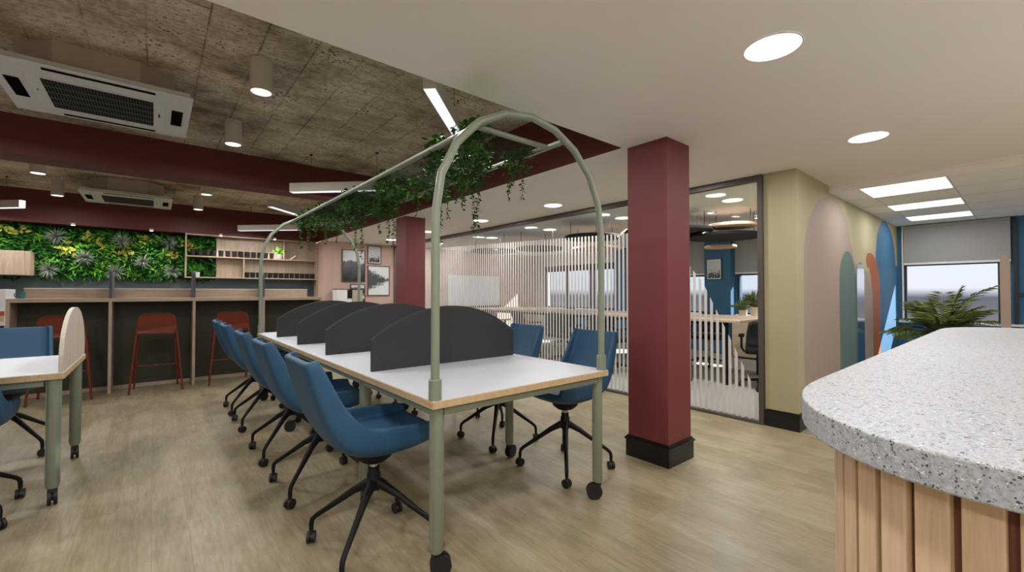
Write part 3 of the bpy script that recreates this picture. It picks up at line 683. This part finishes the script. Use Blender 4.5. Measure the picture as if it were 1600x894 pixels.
# open shelf
XS0, XS1, YS0, YS1 = .42, 2.66, 9.72, YB - .005
t = thing('wall_shelf', 'oak open wall shelf in front of the plant wall, right of the bar', 'shelf', (1.5, YS0, 1.47))
def P4(x, y, z): return (x - 1.5, y - YS0, z - 1.47)
w = .022; ys = YS1 - YS0
def bd(n, x0, x1, z0, z1, y0=YS0, y1=9.90): obj(n, MB().box(P4(x0, y0, z0), P4(x1, y1, z1)), 'oakbar_x', t, bevel=.001)
bd('top_board', XS0, XS1, 2.255, 2.277); bd('bottom_board', XS0, XS1, 1.470, 1.490); bd('shelf_board', XS0 + w, XS1 - w, 1.857, 1.877)
bd('side_board', XS0, XS0 + w, 1.4905, 2.2545); bd('side_board', XS1 - w, XS1, 1.4905, 2.2545)
bd('upright', 1.318, 1.340, 1.4905, 1.8565); bd('upright', 2.02, 2.042, 1.8775, 2.2545)
obj('back_board', MB().box(P4(.90, 9.901, 1.4905), P4(XS1, 9.915, 2.2545)), 'oakbar', t)
bd('end_panel', XS1 + .001, XS1 + .025, .9, 2.277)
for i in range(13):
    cup('cup', '%s black cup from the left on the upper shelf' % ORD[i], 'cup', (.535 + .107 * i, 9.79, 1.8775), 'cup', .043, .118, group='black cups on the upper shelf')
for i in range(13):
    cup('cup', '%s black cup from the left on the lower shelf' % ORD[i], 'cup', (1.39 + .1 * i, 9.79, 1.4905), 'cup', .046, .106, group='black cups on the lower shelf')
def potplant(label, loc, r, h, n, L, W, mt, pot, group=None, droop=.3, seed=1):
    rr = random.Random(seed); o = thing('potted_plant', label, 'plant', loc, 0, group)
    p = obj('pot', MB().lathe([(r * .82, .0005), (r * .86, .003), (r, h), (r * .9, h), (r * .88, h - .01)], n=24), pot, o, smooth=True)
    obj('soil', MB().lathe([(r * .86, h - .02), (r * .86, h - .012)], n=20), 'soil', p)
    f = MB()
    for k in range(n):
        a = rr.uniform(0, 2 * pi); el = rr.uniform(.1, 1.0); d = Vector((cos(a) * sin(el), sin(a) * sin(el), cos(el))); b0 = Vector((rr.uniform(-.4, .4) * r, rr.uniform(-.4, .4) * r, h - .01))
        l = L * rr.uniform(.6, 1); mid = b0 + d * l * .55; f.leaf(b0, d, (-d.y, d.x, .3), l * .6, W); f.leaf(mid, d + Vector((0, 0, -droop)), (-d.y, d.x, .3), l * .6, W * 1.1)
    obj('foliage', f, mt, o); return o
potplant('small white pot with grassy green plant at the right of the upper shelf', (1.955, 9.79, 1.8775), .062, .10, 70, .17, .012, 'leaf_bright', 'ceramic', seed=3)
potplant('small white pot with dark plant on the lower shelf in front of the plant wall', (.60, 9.79, 1.4905), .045, .085, 50, .16, .014, 'leaf_mid', 'ceramic', seed=4)
# wall cupboard left
t = thing('wall_cupboard', 'oak wall cupboard hanging left of the plant wall', 'cupboard', (-2.0, 9.6, 1.46))
obj('carcass', MB().box((-.45, .02, .0), (.56, .44, .365)), 'oakbar', t, bevel=.002)
obj('door', MB().box((-.44, 0, .004), (.0, .019, .361)), 'oakbar', t, bevel=.002); obj('door', MB().box((.006, 0, .004), (.50, .019, .361)), 'oakbar', t, bevel=.002)

# ------------------------------------------------------------------ ceiling fixtures
def lamp(parent, z, shape, size, watt, sy=None, x=0, c=(1, .985, .975)):
    ld = bpy.data.lights.new('lamp', 'AREA'); ld.shape = shape; ld.size = size; ld.energy = watt; ld.color = c
    if sy: ld.size_y = sy
    lo = bpy.data.objects.new('lamp', ld); C.objects.link(lo); lo.parent = parent; lo.location = (x, 0, z); return lo
WD, WC, WL, WP, WM = 10.5, 12.5, 15.5, 7, 23
def ac(label, cx, cy, z, s, group):
    t = thing('air_conditioner', label, 'air conditioner', (cx, cy, z), 0, group); h = s / 2
    obj('panel', MB().box((-h, -h, 0), (h, h, .012)).box((-h + .02, -h + .02, .0125), (h - .02, h - .02, .045)), 'acwhite', t, bevel=.006)
    c = .19; k = .40; oc = [(-k, -k + c), (-k + c, -k), (k - c, -k), (k, -k + c), (k, k - c), (k - c, k), (-k + c, k), (-k, k - c)]
    obj('housing', MB().prism(oc, .046, ZK - z - .001, 'z'), 'acduct', t)
    g = .278
    obj('grille_frame', MB().box((-g - .07, -g - .02, -.006), (g + .07, g + .02, -.0003)), 'acframe', t, bevel=.003)
    gr = obj('intake_grille', MB().box((-g, -g, -.009), (g, g, -.0065)), 'acdark', t)
    m = MB()
    for i in range(1, 5): m.box((-g, -g + 2 * g * i / 5 - .0025, -.013), (g, -g + 2 * g * i / 5 + .0025, -.0092))
    for i in range(1, 36): m.box((-g + 2 * g * i / 36 - .0012, -g, -.0112), (-g + 2 * g * i / 36 + .0012, g, -.0091))
    obj('louvre', m, 'acgrid', gr)
    for sx in (-1, 1): obj('air_slot', MB().box((sx * .418 - .034, -.18, -.003), (sx * .418 + .034, .18, -.0002)), 'acslot', t, bevel=.001)
    for sy in (-1, 1): obj('air_slot', MB().box((-.25, sy * (h - .06) - .018, -.003), (.29, sy * (h - .06) + .018, -.0002)), 'acslot', t, bevel=.001)
    obj('badge', MB().box((g + .028, -.04, -.0075), (g + .040, .04, -.0062)), 'fin', t); obj('badge', MB().box((-g - .045, -.06, -.0075), (-g - .037, -.03, -.0062)), 'fin', t)
ac('ceiling air conditioner cassette nearest, upper left of the view', -.297, 4.285, 2.572, 1.0, 'ceiling cassettes')
ac('smaller looking ceiling air conditioner cassette behind the red middle beam', -.30, 8.44, 2.55, .99, 'ceiling cassettes')
def cyl(label, x, y):
    t = thing('cylinder_downlight', label, 'light', (x, y, ZK), 0, 'cylinder lights on the concrete')
    obj('body', MB().lathe([(.068, -.001), (.068, -.216), (.064, -.22), (.060, -.216)], n=28), 'lampbody', t, smooth=True)
    obj('lens', MB().lathe([(.061, -.2162), (.061, -.2145)], n=28), 'litcyl', t); lamp(t, -.222, 'DISK', .12, WC)
cyl('nearest cylinder downlight on the concrete, right of the near air conditioner', .547, 3.335); cyl('cylinder downlight just in front of the red middle beam', .545, 4.68)
cyl('cylinder downlight peeking under the red middle beam, right of the far air conditioner', .545, 7.33); cyl('farthest right cylinder downlight before the red back beam', .542, 8.74)
cyl('cylinder downlight peeking under the red middle beam at far left', -1.04, 7.25); cyl('cylinder downlight left of the far air conditioner', -1.065, 8.74)
def linear(label, x, y, dx, dy, L, z=2.35, wires=(.2, .85)):
    t = thing('linear_pendant', label, 'light', (x, y, z), math.atan2(dy, dx), 'linear pendants in a zigzag')
    obj('body', MB().box((0, -.0375, .004), (L, .0375, .104)), 'lampbody', t, bevel=.002)
    obj('diffuser', MB().box((.006, -.034, 0), (L - .006, .034, .0035)), 'litbar', t)
    lamp(t, -.003, 'RECTANGLE', L - .02, WL, .06, L / 2)
    for k in wires:
        wv = obj('suspension_wire', MB().tube([(L * k, 0, .105), (L * k, 0, ZK - z - .012)], .0018, 6), 'black', t)
        obj('ceiling_cup', MB().lathe([(.014, ZK - z - .014), (.018, ZK - z - .0005)], (L * k, 0, 0), 14), 'black', wv)
linear('linear pendant lit white from below, nearest, above the near arch', 1.18, 2.15, 1, 1, .74); linear('linear pendant seen side on in front of the red middle beam', 1.20, 5.42, 1, -1, 1.2)
linear('linear pendant angled under the concrete behind the red middle beam', 1.18, 6.5, 1, 1, 1.2); linear('linear pendant above the open shelf', 1.20, 9.42, 1, -1, 1.2)
linear('linear pendant at the left edge of the view, above the plant wall', -1.39, 8.72, -1, 1, 1.2)
def down(label, x, y, r=.11, z=ZC, mt='lit', watt=WD):
    t = thing('recessed_downlight', label, 'light', (x, y, z), 0, 'round recessed downlights')
    ring = [(r + .008, -.0005), (r + .006, -.004), (r, -.004), (r - .002, -.0015)]
    obj('trim_ring', MB().lathe(ring, n=36, caps=False), 'whitetrim', t, smooth=True)
    obj('lens', MB().lathe([(r - .001, -.003), (r - .001, -.0008)], n=36), mt, t)
    lamp(t, -.006, 'DISK', r * 1.9, watt if r > .05 else 14)
down('biggest looking recessed downlight, upper right in the white ceiling', 2.082, .709); down('recessed downlight between the maroon pillar and the ceiling tile lights', 3.80, .70)
down('recessed downlight hidden above the near maroon pillar', 3.78, 2.2)
down('recessed downlight seen inside the near arch', 3.785, 3.755); down('recessed downlight right of the near arch post', 3.76, 5.255); down('recessed downlight between the far pillar and the near arch post', 3.72, 6.80); down('recessed downlight left of the far maroon pillar', 3.72, 8.32)
MR = [(5.18, 2.2, 'meeting room downlight nearest, seen through the clear glass'), (5.2, 3.74, 'meeting room downlight left of the near maroon pillar'), (5.2, 5.24, 'meeting room downlight above the large black discs'), (5.1, 6.75, 'meeting room downlight left of centre above the whiteboard'), (4.9, 8.6, 'meeting room downlight nearest the pink wall')]
for x, y, l in MR: down(l, x, y, watt=WM)
for x, y, l in [(.36, .70, 'added fill downlight above and behind the camera, left'), (-1.36, .70, 'added fill downlight behind the left table'), (.36, -.9, 'added fill downlight behind the camera, centre'), (2.08, -.9, 'added fill downlight above the far side of the reception counter'), (-1.36, -.9, 'added fill downlight farthest behind the camera at left'), (3.8, -.9, 'added fill downlight beyond the reception counter')]: down(l, x, y, watt=15)  # fixtures out of view, added to brighten the room
cyl('added unseen cylinder downlight out to the left, level with the near air conditioner', -1.06, 3.335); cyl('added unseen cylinder downlight out to the left beside the near air conditioner', -1.06, 4.68); cyl('added unseen cylinder downlight far out to the left over the left table', -2.66, 4.0)  # unseen cylinders added to light the dim left side
for x, y, l in [(5.79, 2.75, 'tiny meeting room spot above the beige disc'), (5.27, 1.93, 'tiny meeting room spot beside the glass frame'), (6.7, 2.5, 'tiny dim meeting room spot near the window blind'), (6.9, 7.6, 'tiny meeting room spot over the far table end')]: down(l, x, y, .035, ZC, 'littiny')
for i, (a, b_) in enumerate(((5.262, 5.86), (6.57, 7.01), (7.72, 8.18))):
    t = thing('ceiling_light_panel', ['nearest', 'middle', 'farthest'][i] + ' square ceiling light panel over the reception area', 'light', ((a + b_) / 2, .745, 2.208), 0, 'square ceiling light panels'); h = (b_ - a) / 2
    obj('frame', MB().box((-h - .008, -.302, -.001), (h + .008, .302, .0015)), 'tile', t); obj('diffuser', MB().box((-h, -.294, -.004), (h, .294, -.0012)), 'litpanel', t); lamp(t, -.006, 'RECTANGLE', 2 * h - .02, WP, .57)
for i, (x, y) in enumerate([(-1.0, 9.66), (-.05, 9.66), (.95, 9.68), (1.85, 9.68)]):
    t = thing('spot_light', ORD[i] + ' tiny spot from the left under the red back beam', 'light', (x, y, ZC), 0, 'tiny spots over the plant wall')
    obj('housing', MB().lathe([(.03, .02), (.03, -.012), (.026, -.014)], n=18), 'lampbody', t, smooth=True); obj('lens', MB().lathe([(.024, -.016), (.024, -.0145)], n=18), 'littiny', t)
    ld = bpy.data.lights.new('spot_beam', 'SPOT'); ld.energy = 36; ld.spot_size = radians(110); ld.spot_blend = .8; ld.shadow_soft_size = .03; ld.color = (1, .93, .82)
    lo = bpy.data.objects.new('spot_beam', ld); C.objects.link(lo); lo.parent = t; lo.location = (0, 0, -.03); lo.rotation_euler = (radians(-4), 0, 0)

# ------------------------------------------------------------------ pictures, printer on the pink wall
def picture(label, x0, x1, z0, z1, art, plane=('y', YP), mount=0.0, fr=.016):
    ax, v = plane; t = thing('framed_picture', label, 'picture', ((x0 + x1) / 2, v - .002, (z0 + z1) / 2) if ax == 'y' else (v - .002, (x0 + x1) / 2, (z0 + z1) / 2), 0 if ax == 'y' else -pi / 2, 'framed black and white pictures')
    w, h = (x1 - x0) / 2, (z1 - z0) / 2
    m = MB().box((-w, -.026, -h), (-w + fr, 0, h)).box((w - fr, -.026, -h), (w, 0, h)).box((-w + fr, -.026, -h), (w - fr, 0, -h + fr)).box((-w + fr, -.026, h - fr), (w - fr, 0, h))
    obj('frame', m, 'frame', t)
    obj('mount', MB().box((-w + fr, -.012, -h + fr), (w - fr, -.002, h - fr)), 'ceramic', t)
    obj('print', MB().box((-w + fr + mount, -.0145, -h + fr + mount), (w - fr - mount, -.0125, h - fr - mount)), art, t)
picture('large framed dark mountain picture on the pink wall', 3.063, 3.565, 1.43, 2.125, 'art_m'); picture('small framed branch picture at the top of the pink wall group', 3.618, 3.93, 1.84, 2.239, 'art_b', mount=.02)
picture('framed misty lake picture lower right in the pink wall group', 3.62, 4.13, 1.131, 1.80, 'art_l'); picture('small dark framed picture below the mountain picture', 3.243, 3.566, 1.18, 1.385, 'art_m'); picture('small dark framed picture lowest, behind the white printer', 3.27, 3.57, .93, 1.165, 'art_m')
picture('framed branch picture on the blue column in the meeting room', 3.815, 4.125, 1.45, 1.87, 'art_b', ('x', XW - .222), .02)
t = thing('printer_cabinet', 'white printer unit with dark slot against the pink wall', 'printer', (3.12, YP - .36, 0))
obj('cabinet', MB().box((-.26, 0, .0005), (.26, .34, .95)), 'whitegloss', t, bevel=.004)
obj('left_tower', MB().box((-.26, 0, .951), (-.055, .30, 1.262)), 'whitegloss', t, bevel=.004); obj('right_tower', MB().box((.05, 0, .951), (.26, .30, 1.255)), 'acduct', t, bevel=.004)
obj('screen', MB().box((-.054, .01, 1.08), (.049, .29, 1.255)), 'black', t, bevel=.002); obj('tray', MB().box((-.054, .02, .951), (.049, .29, 1.079)), 'whitegloss', t); obj('lid', MB().box((-.265, -.004, 1.2625), (.265, .3, 1.274)), 'black', t)

# ------------------------------------------------------------------ meeting room
t = thing('conference_table', 'long pale oak conference table behind the striped glass', 'table', (6.25, 5.2, 0))
obj('tabletop', MB().box((-.65, -2.9, .818), (.65, 2.9, .85)), 'tablewood', t, bevel=.004)
for yy in (-2.7, -.05, 2.6):
    for xx in (-.55, .50): obj('leg', MB().box((xx, yy, .003), (xx + .05, yy + .05, .817)), 'black', t, bevel=.003)
obj('rail', MB().box((-.5, -2.65, .77), (-.46, 2.6, .817)).box((.46, -2.65, .77), (.5, 2.6, .817)), 'black', t)
def office(label, loc, rz, group):
    t = thing('office_chair', label, 'chair', loc, rz, group)
    sp = [(-.22, -.2), (-.2, -.23), (.2, -.24), (.24, -.2), (.24, .2), (.2, .24), (-.2, .23), (-.22, .2)]
    obj('seat', MB().prism(sp, .44, .50, 'z'), 'black', t, bevel=.015)
    vs = []; nu, nv = 7, 9
    for i in range(nu):
        for j in range(nv):
            u = i / (nu - 1); v = -1 + 2 * j / (nv - 1); hw = .22 * (1 - .15 * u ** 2); vs.append((-.235 - .05 * u + .05 * v * v + .03 * sin(u * pi), hw * v, .53 + .33 * u - .03 * u * v ** 4))
    o = obj('backrest', MB().add(vs, [(i * nv + j, i * nv + j + 1, (i + 1) * nv + j + 1, (i + 1) * nv + j) for i in range(nu - 1) for j in range(nv - 1)]), 'meshback', t, smooth=True, solid=.02, auto=False)
    obj('back_stay', MB().bar((-.05, 0, .43), (-.27, 0, .46), .05, .02).bar((-.262, 0, .46), (-.275, 0, .75), .05, .02), 'black', t)
    for s in (-1, 1): obj('armrest', MB().tube([(-.05, s * .24, .45), (-.03, s * .275, .5), (-.03, s * .275, .64)], .014, 8).box((-.14, s * .275 - .03, .64), (.12, s * .275 + .03, .665)), 'black', t)
    obj('column', MB().lathe([(.03, .10), (.03, .25), (.02, .255), (.02, .40), (.06, .41), (.06, .438)], n=16), 'chrome', t, smooth=True)
    for k in range(5):
        a = k * 2 * pi / 5 + .3; d = Vector((cos(a), sin(a), 0))
        lg = obj('leg', MB().tube([d * .02 + Vector((0, 0, .115)), d * .28 + Vector((0, 0, .082)), d * .29 + Vector((0, 0, .055))], [.022, .014, .010], 8), 'black', t, smooth=True)
        q = d * .29; obj('caster', caster_mb((q.x, q.y, 0), .026, .010, a + 1.2, (q.x, q.y, .06)), 'caster', lg, smooth=True)
    return t
G4 = 'black office chairs in the meeting room'
oc = office('black office chair at the near end of the conference table, seen through clear glass', (5.88, 2.10, .002), .35, G4)
NL = ['black office chair first from the right along the glass side of the conference table', 'black office chair second along the glass side of the conference table', 'black office chair third along the glass side of the conference table', 'black office chair fourth along the glass side of the conference table', 'black office chair fifth along the glass side of the conference table']
for i, yy in enumerate((3.15, 4.15, 5.1, 6.05, 7.0)): dup(oc, (5.40, yy, .002), .15 * (-1) ** i, NL[i])
FL = ['black office chair on the window side of the conference table, nearest the blue column', 'black office chair second on the window side of the conference table', 'black office chair third on the window side of the conference table', 'black office chair fourth on the window side of the conference table']
for i, yy in enumerate((3.4, 4.5, 5.6, 6.7)): dup(oc, (7.05, yy, .002), pi + .2 * (-1) ** i, FL[i])
def disc(label, x, y, z, r, mt):
    t = thing('acoustic_disc', label, 'ceiling disc', (x, y, z), 0, 'suspended acoustic discs')
    obj('panel', MB().lathe([(r - .008, -.02), (r, -.012), (r, .012), (r - .008, .02)], n=40), mt, t, smooth=True)
    for k in range(3):
        a = k * 2 * pi / 3 + .5; obj('suspension_rod', MB().tube([(r * .8 * cos(a), r * .8 * sin(a), .02), (r * .8 * cos(a), r * .8 * sin(a), ZC - z - .001)], .004, 6), 'black', t)
disc('large black acoustic disc right of the near maroon pillar, lowest', 6.176, 2.745, 1.99, .5, 'discblack'); disc('black acoustic disc partly hidden by the near maroon pillar', 5.55, 3.05, 2.05, .42, 'discblack')
disc('beige acoustic disc above the large black disc', 5.87, 2.5, 2.085, .29, 'discbeige'); disc('black acoustic disc in front of the pink wall, leftmost', 4.935, 6.48, 1.985, .42, 'discblack')
disc('black acoustic disc second from left behind the stripes', 5.28, 5.575, 1.985, .42, 'discblack'); disc('black acoustic disc behind the right front arch post', 5.11, 4.237, 2.04, .42, 'discblack')
disc('beige acoustic disc below the black ones behind the arch post', 5.85, 4.75, 1.96, .42, 'discbeige'); disc('beige acoustic disc in front of the blue column', 6.75, 3.05, 1.91, .23, 'discbeige'); disc('dark acoustic disc beside the near maroon pillar, left edge', 5.25, 3.45, 2.06, .25, 'discblack')
t = thing('whiteboard', 'wide whiteboard on the pink wall behind the striped glass', 'whiteboard', (6.5, YP - .002, 1.25))
obj('board', MB().box((-.82, -.02, -.40), (.83, 0, .40)), 'whiteboard', t, bevel=.003); obj('pen_tray', MB().box((-.82, -.09, -.44), (.83, 0, -.405)), 'black', t, bevel=.003)
t = thing('low_cabinet', 'pale low cabinet under the meeting room window carrying two pots', 'cabinet', (8.42, 2.95, 0))
obj('carcass', MB().box((-.22, -.6, .03), (.22, .56, .70)), 'tablewood', t, bevel=.003); obj('top', MB().box((-.24, -.62, .701), (.24, .58, .735)), 'cream', t, bevel=.003)
obj('door', MB().box((-.236, -.58, .05), (-.221, -.03, .69)), 'tablewood', t, bevel=.002); obj('door', MB().box((-.236, -.02, .05), (-.221, .54, .69)), 'tablewood', t, bevel=.002); obj('plinth', MB().box((-.2, -.58, .003), (.2, .54, .03)), 'black', t)
potplant('left, smaller beige pot with spiky plant on the low cabinet', (8.40, 3.395, .7355), .075, .14, 90, .24, .018, 'palm', 'beigepot', 'potted plants on the low cabinet', .5, 11)
potplant('right, larger beige pot with arching plant on the low cabinet', (8.40, 3.17, .7355), .095, .20, 130, .34, .020, 'palm', 'beigepot', 'potted plants on the low cabinet', .6, 12)
# roller blinds
def blind(label, y0, y1, z0, z1, x=XW - .035):
    t = thing('roller_blind', label, 'blind', (x, (y0 + y1) / 2, z1), 0, 'grey roller blinds'); w = (y1 - y0) / 2
    obj('fabric', MB().box((-.002, -w, z0 - z1 + .03), (.002, w, -.045)), 'blind', t)
    obj('bottom_bar', MB().box((-.008, -w, z0 - z1), (.008, w, z0 - z1 + .03)), 'whitetrim', t, bevel=.003)
    obj('roller', MB().tube([(0, -w, -.024), (0, w, -.024)], .022, 16), 'blind', t, smooth=True)
blind('grey roller blind half down behind the palm', .145, 1.200, 1.612, 2.207)
blind('grey roller blind right of the blue column in the meeting room', 2.15, 3.655, 1.56, 2.275); blind('grey roller blind left of the blue column in the meeting room', 4.175, 5.1, 1.56, 2.275)
# arched mirror in the mural
t = thing('wall_mirror', 'tall narrow arched mirror in the painted wall', 'mirror', (6.40, yw - .004, 0))
pts = [(-.17, .12), (-.17, 1.39)] + arc(0, 1.39, .17, .17, 180, 0) + [(.17, .12)]
obj('glass', MB().prism(pts, -.012, 0, 'y'), 'mirror', t)
# pink arched screen at the end of the desk
t = thing('arched_screen', 'narrow pink round-topped screen standing before the blind', 'screen', (6.2, .14, 0))
pts = [(-.03, .03), (.03, .03), (.033, 1.46)] + arc(0, 1.46, .033, .10, 0, 180, 10) + [(-.033, 1.46)]
obj('panel', MB().prism(pts, -.05, .05, 'x'), 'mural_pink', t, bevel=.004); obj('base', MB().box((-.16, -.12, .0005), (.16, .12, .03)), 'black', t, bevel=.004)

# ------------------------------------------------------------------ reception desk
def outline(d, n=14):
    x0, x1, y0, y1 = .745 + d, 3.74 - d, -.95 + d, .315 - d; rx, ry = .44 - d, .315 - d
    def crn(cx, cy, a0): return [(cx + rx * abs(cos(radians(a))) ** .9 * math.copysign(1, cos(radians(a))), cy + ry * abs(sin(radians(a))) ** .9 * math.copysign(1, sin(radians(a)))) for a in [a0 + 90 * i / n for i in range(n + 1)]]
    return crn(x1 - rx, y1 - ry, 0) + crn(x0 + rx, y1 - ry, 90) + crn(x0 + rx, y0 + ry, 180) + crn(x1 - rx, y0 + ry, 270)
t = thing('reception_desk', 'reception counter with thick speckled stone top and vertical oak slats', 'reception desk', (2.2, -.3, 0))
sh = lambda pts: [(x - 2.2, y + .3) for x, y in pts]
obj('stone_top', MB().prism(sh(outline(0)), .952, 1.0, 'z'), 'stone', t, bevel=.003)
obj('body', MB().prism(sh(outline(.062)), .0005, .951, 'z'), 'slatdark', t)
pts = outline(.052, 40); per = [Vector((a[0], a[1], 0)) for a in pts]; seg = []; tot = 0
for i in range(len(per)):
    q = per[(i + 1) % len(per)]; l = (q - per[i]).length; seg.append((tot, l, per[i], q)); tot += l
def at(s):
    s %= tot
    for a, l, p, q in seg:
        if a <= s <= a + l and l > 1e-9: return p + (q - p) * ((s - a) / l), (q - p).normalized()
    return per[0], Vector((1, 0, 0))
npitch = int(round(tot / .050)); pitch = tot / npitch
vis = [k for k in range(npitch) if at((k + .5) * pitch)[0].x < 2.6 and at((k + .5) * pitch)[0].y > -.55]
rest = MB()
for k in range(npitch):
    p, d = at((k + .5) * pitch); n = Vector((d.y, -d.x, 0)); w = pitch * .39; p = p - Vector((2.2, -.3, 0))
    c = [p - d * w - n * .012, p + d * w - n * .012, p + d * w + n * .0, p - d * w + n * .0]
    pl = [(v.x, v.y) for v in c]
    if k in vis: obj('slat', MB().prism(pl, .001, .950, 'z'), 'slat', t, bevel=.002)
    else: rest.prism(pl, .001, .950, 'z')
o = obj('slat_cladding', rest, 'slat', t)

# ------------------------------------------------------------------ palm
t = thing('potted_palm', 'green palm in a dark pot behind the reception desk, before the window', 'plant', (6.9, .62, 0))
obj('pot', MB().lathe([(.13, .0005), (.15, .01), (.19, .36), (.175, .36), (.165, .33)], n=28), 'black', t, smooth=True)
obj('trunk', MB().tube([(0, 0, .2), (.01, .0, .45), (0, .01, .68)], [.035, .028, .02], 10), 'stem', t, smooth=True)
def frond(az, el, L, droop, n=28, base=(0, .01, .69), leafL=.24):
    f = MB(); p = Vector(base); d = Vector((cos(az) * cos(el), sin(az) * cos(el), sin(el))); pts = [p.copy()]; st = L / n
    for i in range(n):
        d = (d + Vector((0, 0, -droop / n * (1.2 + i / n)))).normalized(); p = p + d * st; pts.append(p.copy())
        if i > 2:
            sd = d.cross(Vector((0, 0, 1))); sd = sd.normalized() if sd.length > .1 else Vector((sin(az), -cos(az), 0)); k = sin(pi * (i + 2) / (n + 4)) ** .6
            for s in (-1, 1):
                q = (sd * s * 1.0 + d * .5 + Vector((0, 0, -.12 + R.uniform(-.1, .1)))).normalized(); f.leaf(p, q, sd.cross(d), leafL * k * R.uniform(.85, 1.1), .015, .10)
    f.tube(pts, [.006 - .0045 * i / n for i in range(n + 1)], 5); return f
# azimuth: -90deg = image right (towards -y), +90 = image left
for az, el, L, dr in [(-100, 74, .80, .95), (-80, 80, .62, .5), (95, 42, .62, .9), (120, 30, .55, .6), (-75, 40, .62, .9), (-120, 32, .58, .6), (20, 66, .6, .8), (170, 60, .6, .8), (60, 66, .55, .6), (-35, 60, .6, .8), (85, 62, .5, .5), (-130, 60, .5, .6), (140, 20, .5, .5), (-60, 18, .5, .5), (100, 80, .5, .3), (-90, 66, .5, .6), (75, 72, .52, .5), (-110, 50, .55, .7), (110, 54, .5, .7), (-70, 58, .55, .6), (88, 26, .62, .5), (-95, 26, .62, .5), (180, 76, .5, .5), (0, 78, .55, .4)]:
    obj('frond', frond(radians(az), radians(el), L * (.86 if az > 70 else .94), dr), 'palm', t)

# ------------------------------------------------------------------ light
w = bpy.data.worlds.new('World'); scn.world = w; w.use_nodes = True; nt = w.node_tree; nt.nodes.clear()
o = nt.nodes.new('ShaderNodeOutputWorld'); bg = nt.nodes.new('ShaderNodeBackground'); tc = nt.nodes.new('ShaderNodeTexCoord'); sp = nt.nodes.new('ShaderNodeSeparateXYZ'); cr = nt.nodes.new('ShaderNodeValToRGB')
mr = nt.nodes.new('ShaderNodeMapRange'); mr.inputs[1].default_value = -1; mr.inputs[2].default_value = 1
nt.links.new(tc.outputs['Generated'], sp.inputs[0]); nt.links.new(sp.outputs['Z'], mr.inputs[0]); nt.links.new(mr.outputs[0], cr.inputs[0]); nt.links.new(cr.outputs[0], bg.inputs[0]); nt.links.new(bg.outputs[0], o.inputs[0])
e = cr.color_ramp.elements
while len(e) < 5: e.new(.5)
for q, (p, c) in zip(e, [(0, (168, 164, 160)), (.44, (160, 156, 158)), (.497, (112, 112, 120)), (.503, (236, 238, 246)), (1.0, (205, 218, 245))]): q.position = p; q.color = col(c)
bg.inputs[1].default_value = 1.15
sd = bpy.data.lights.new('sun', 'SUN'); sd.energy = 24.0; sd.angle = radians(.6); sd.color = (1, .95, .88)
so = bpy.data.objects.new('sun', sd); C.objects.link(so); so.rotation_euler = Vector((-1, .52, -.77)).to_track_quat('-Z', 'Y').to_euler()

# ------------------------------------------------------------------ camera
cd = bpy.data.cameras.new('camera'); cam = bpy.data.objects.new('camera', cd); C.objects.link(cam); scn.camera = cam
cd.sensor_fit = 'HORIZONTAL'; cd.sensor_width = 36; cd.lens = 671.5 / 1600 * 36; cd.clip_start = .05
ya, pt = radians(39.76), radians(.877)
cam.location = (0, 0, 1.2); cam.rotation_euler = Vector((sin(ya) * cos(pt), cos(ya) * cos(pt), sin(pt))).to_track_quat('-Z', 'Y').to_euler()
vs = scn.view_settings
scn.display_settings.display_device = 'sRGB'; vs.view_transform = 'Standard'; vs.look = 'None'; vs.gamma = 1; vs.use_curve_mapping = False; vs.exposure = 0
scn.cycles.use_denoising = True; scn.cycles.max_bounces = 8; scn.cycles.diffuse_bounces = 5; scn.cycles.transparent_max_bounces = 12; scn.cycles.sample_clamp_indirect = 6
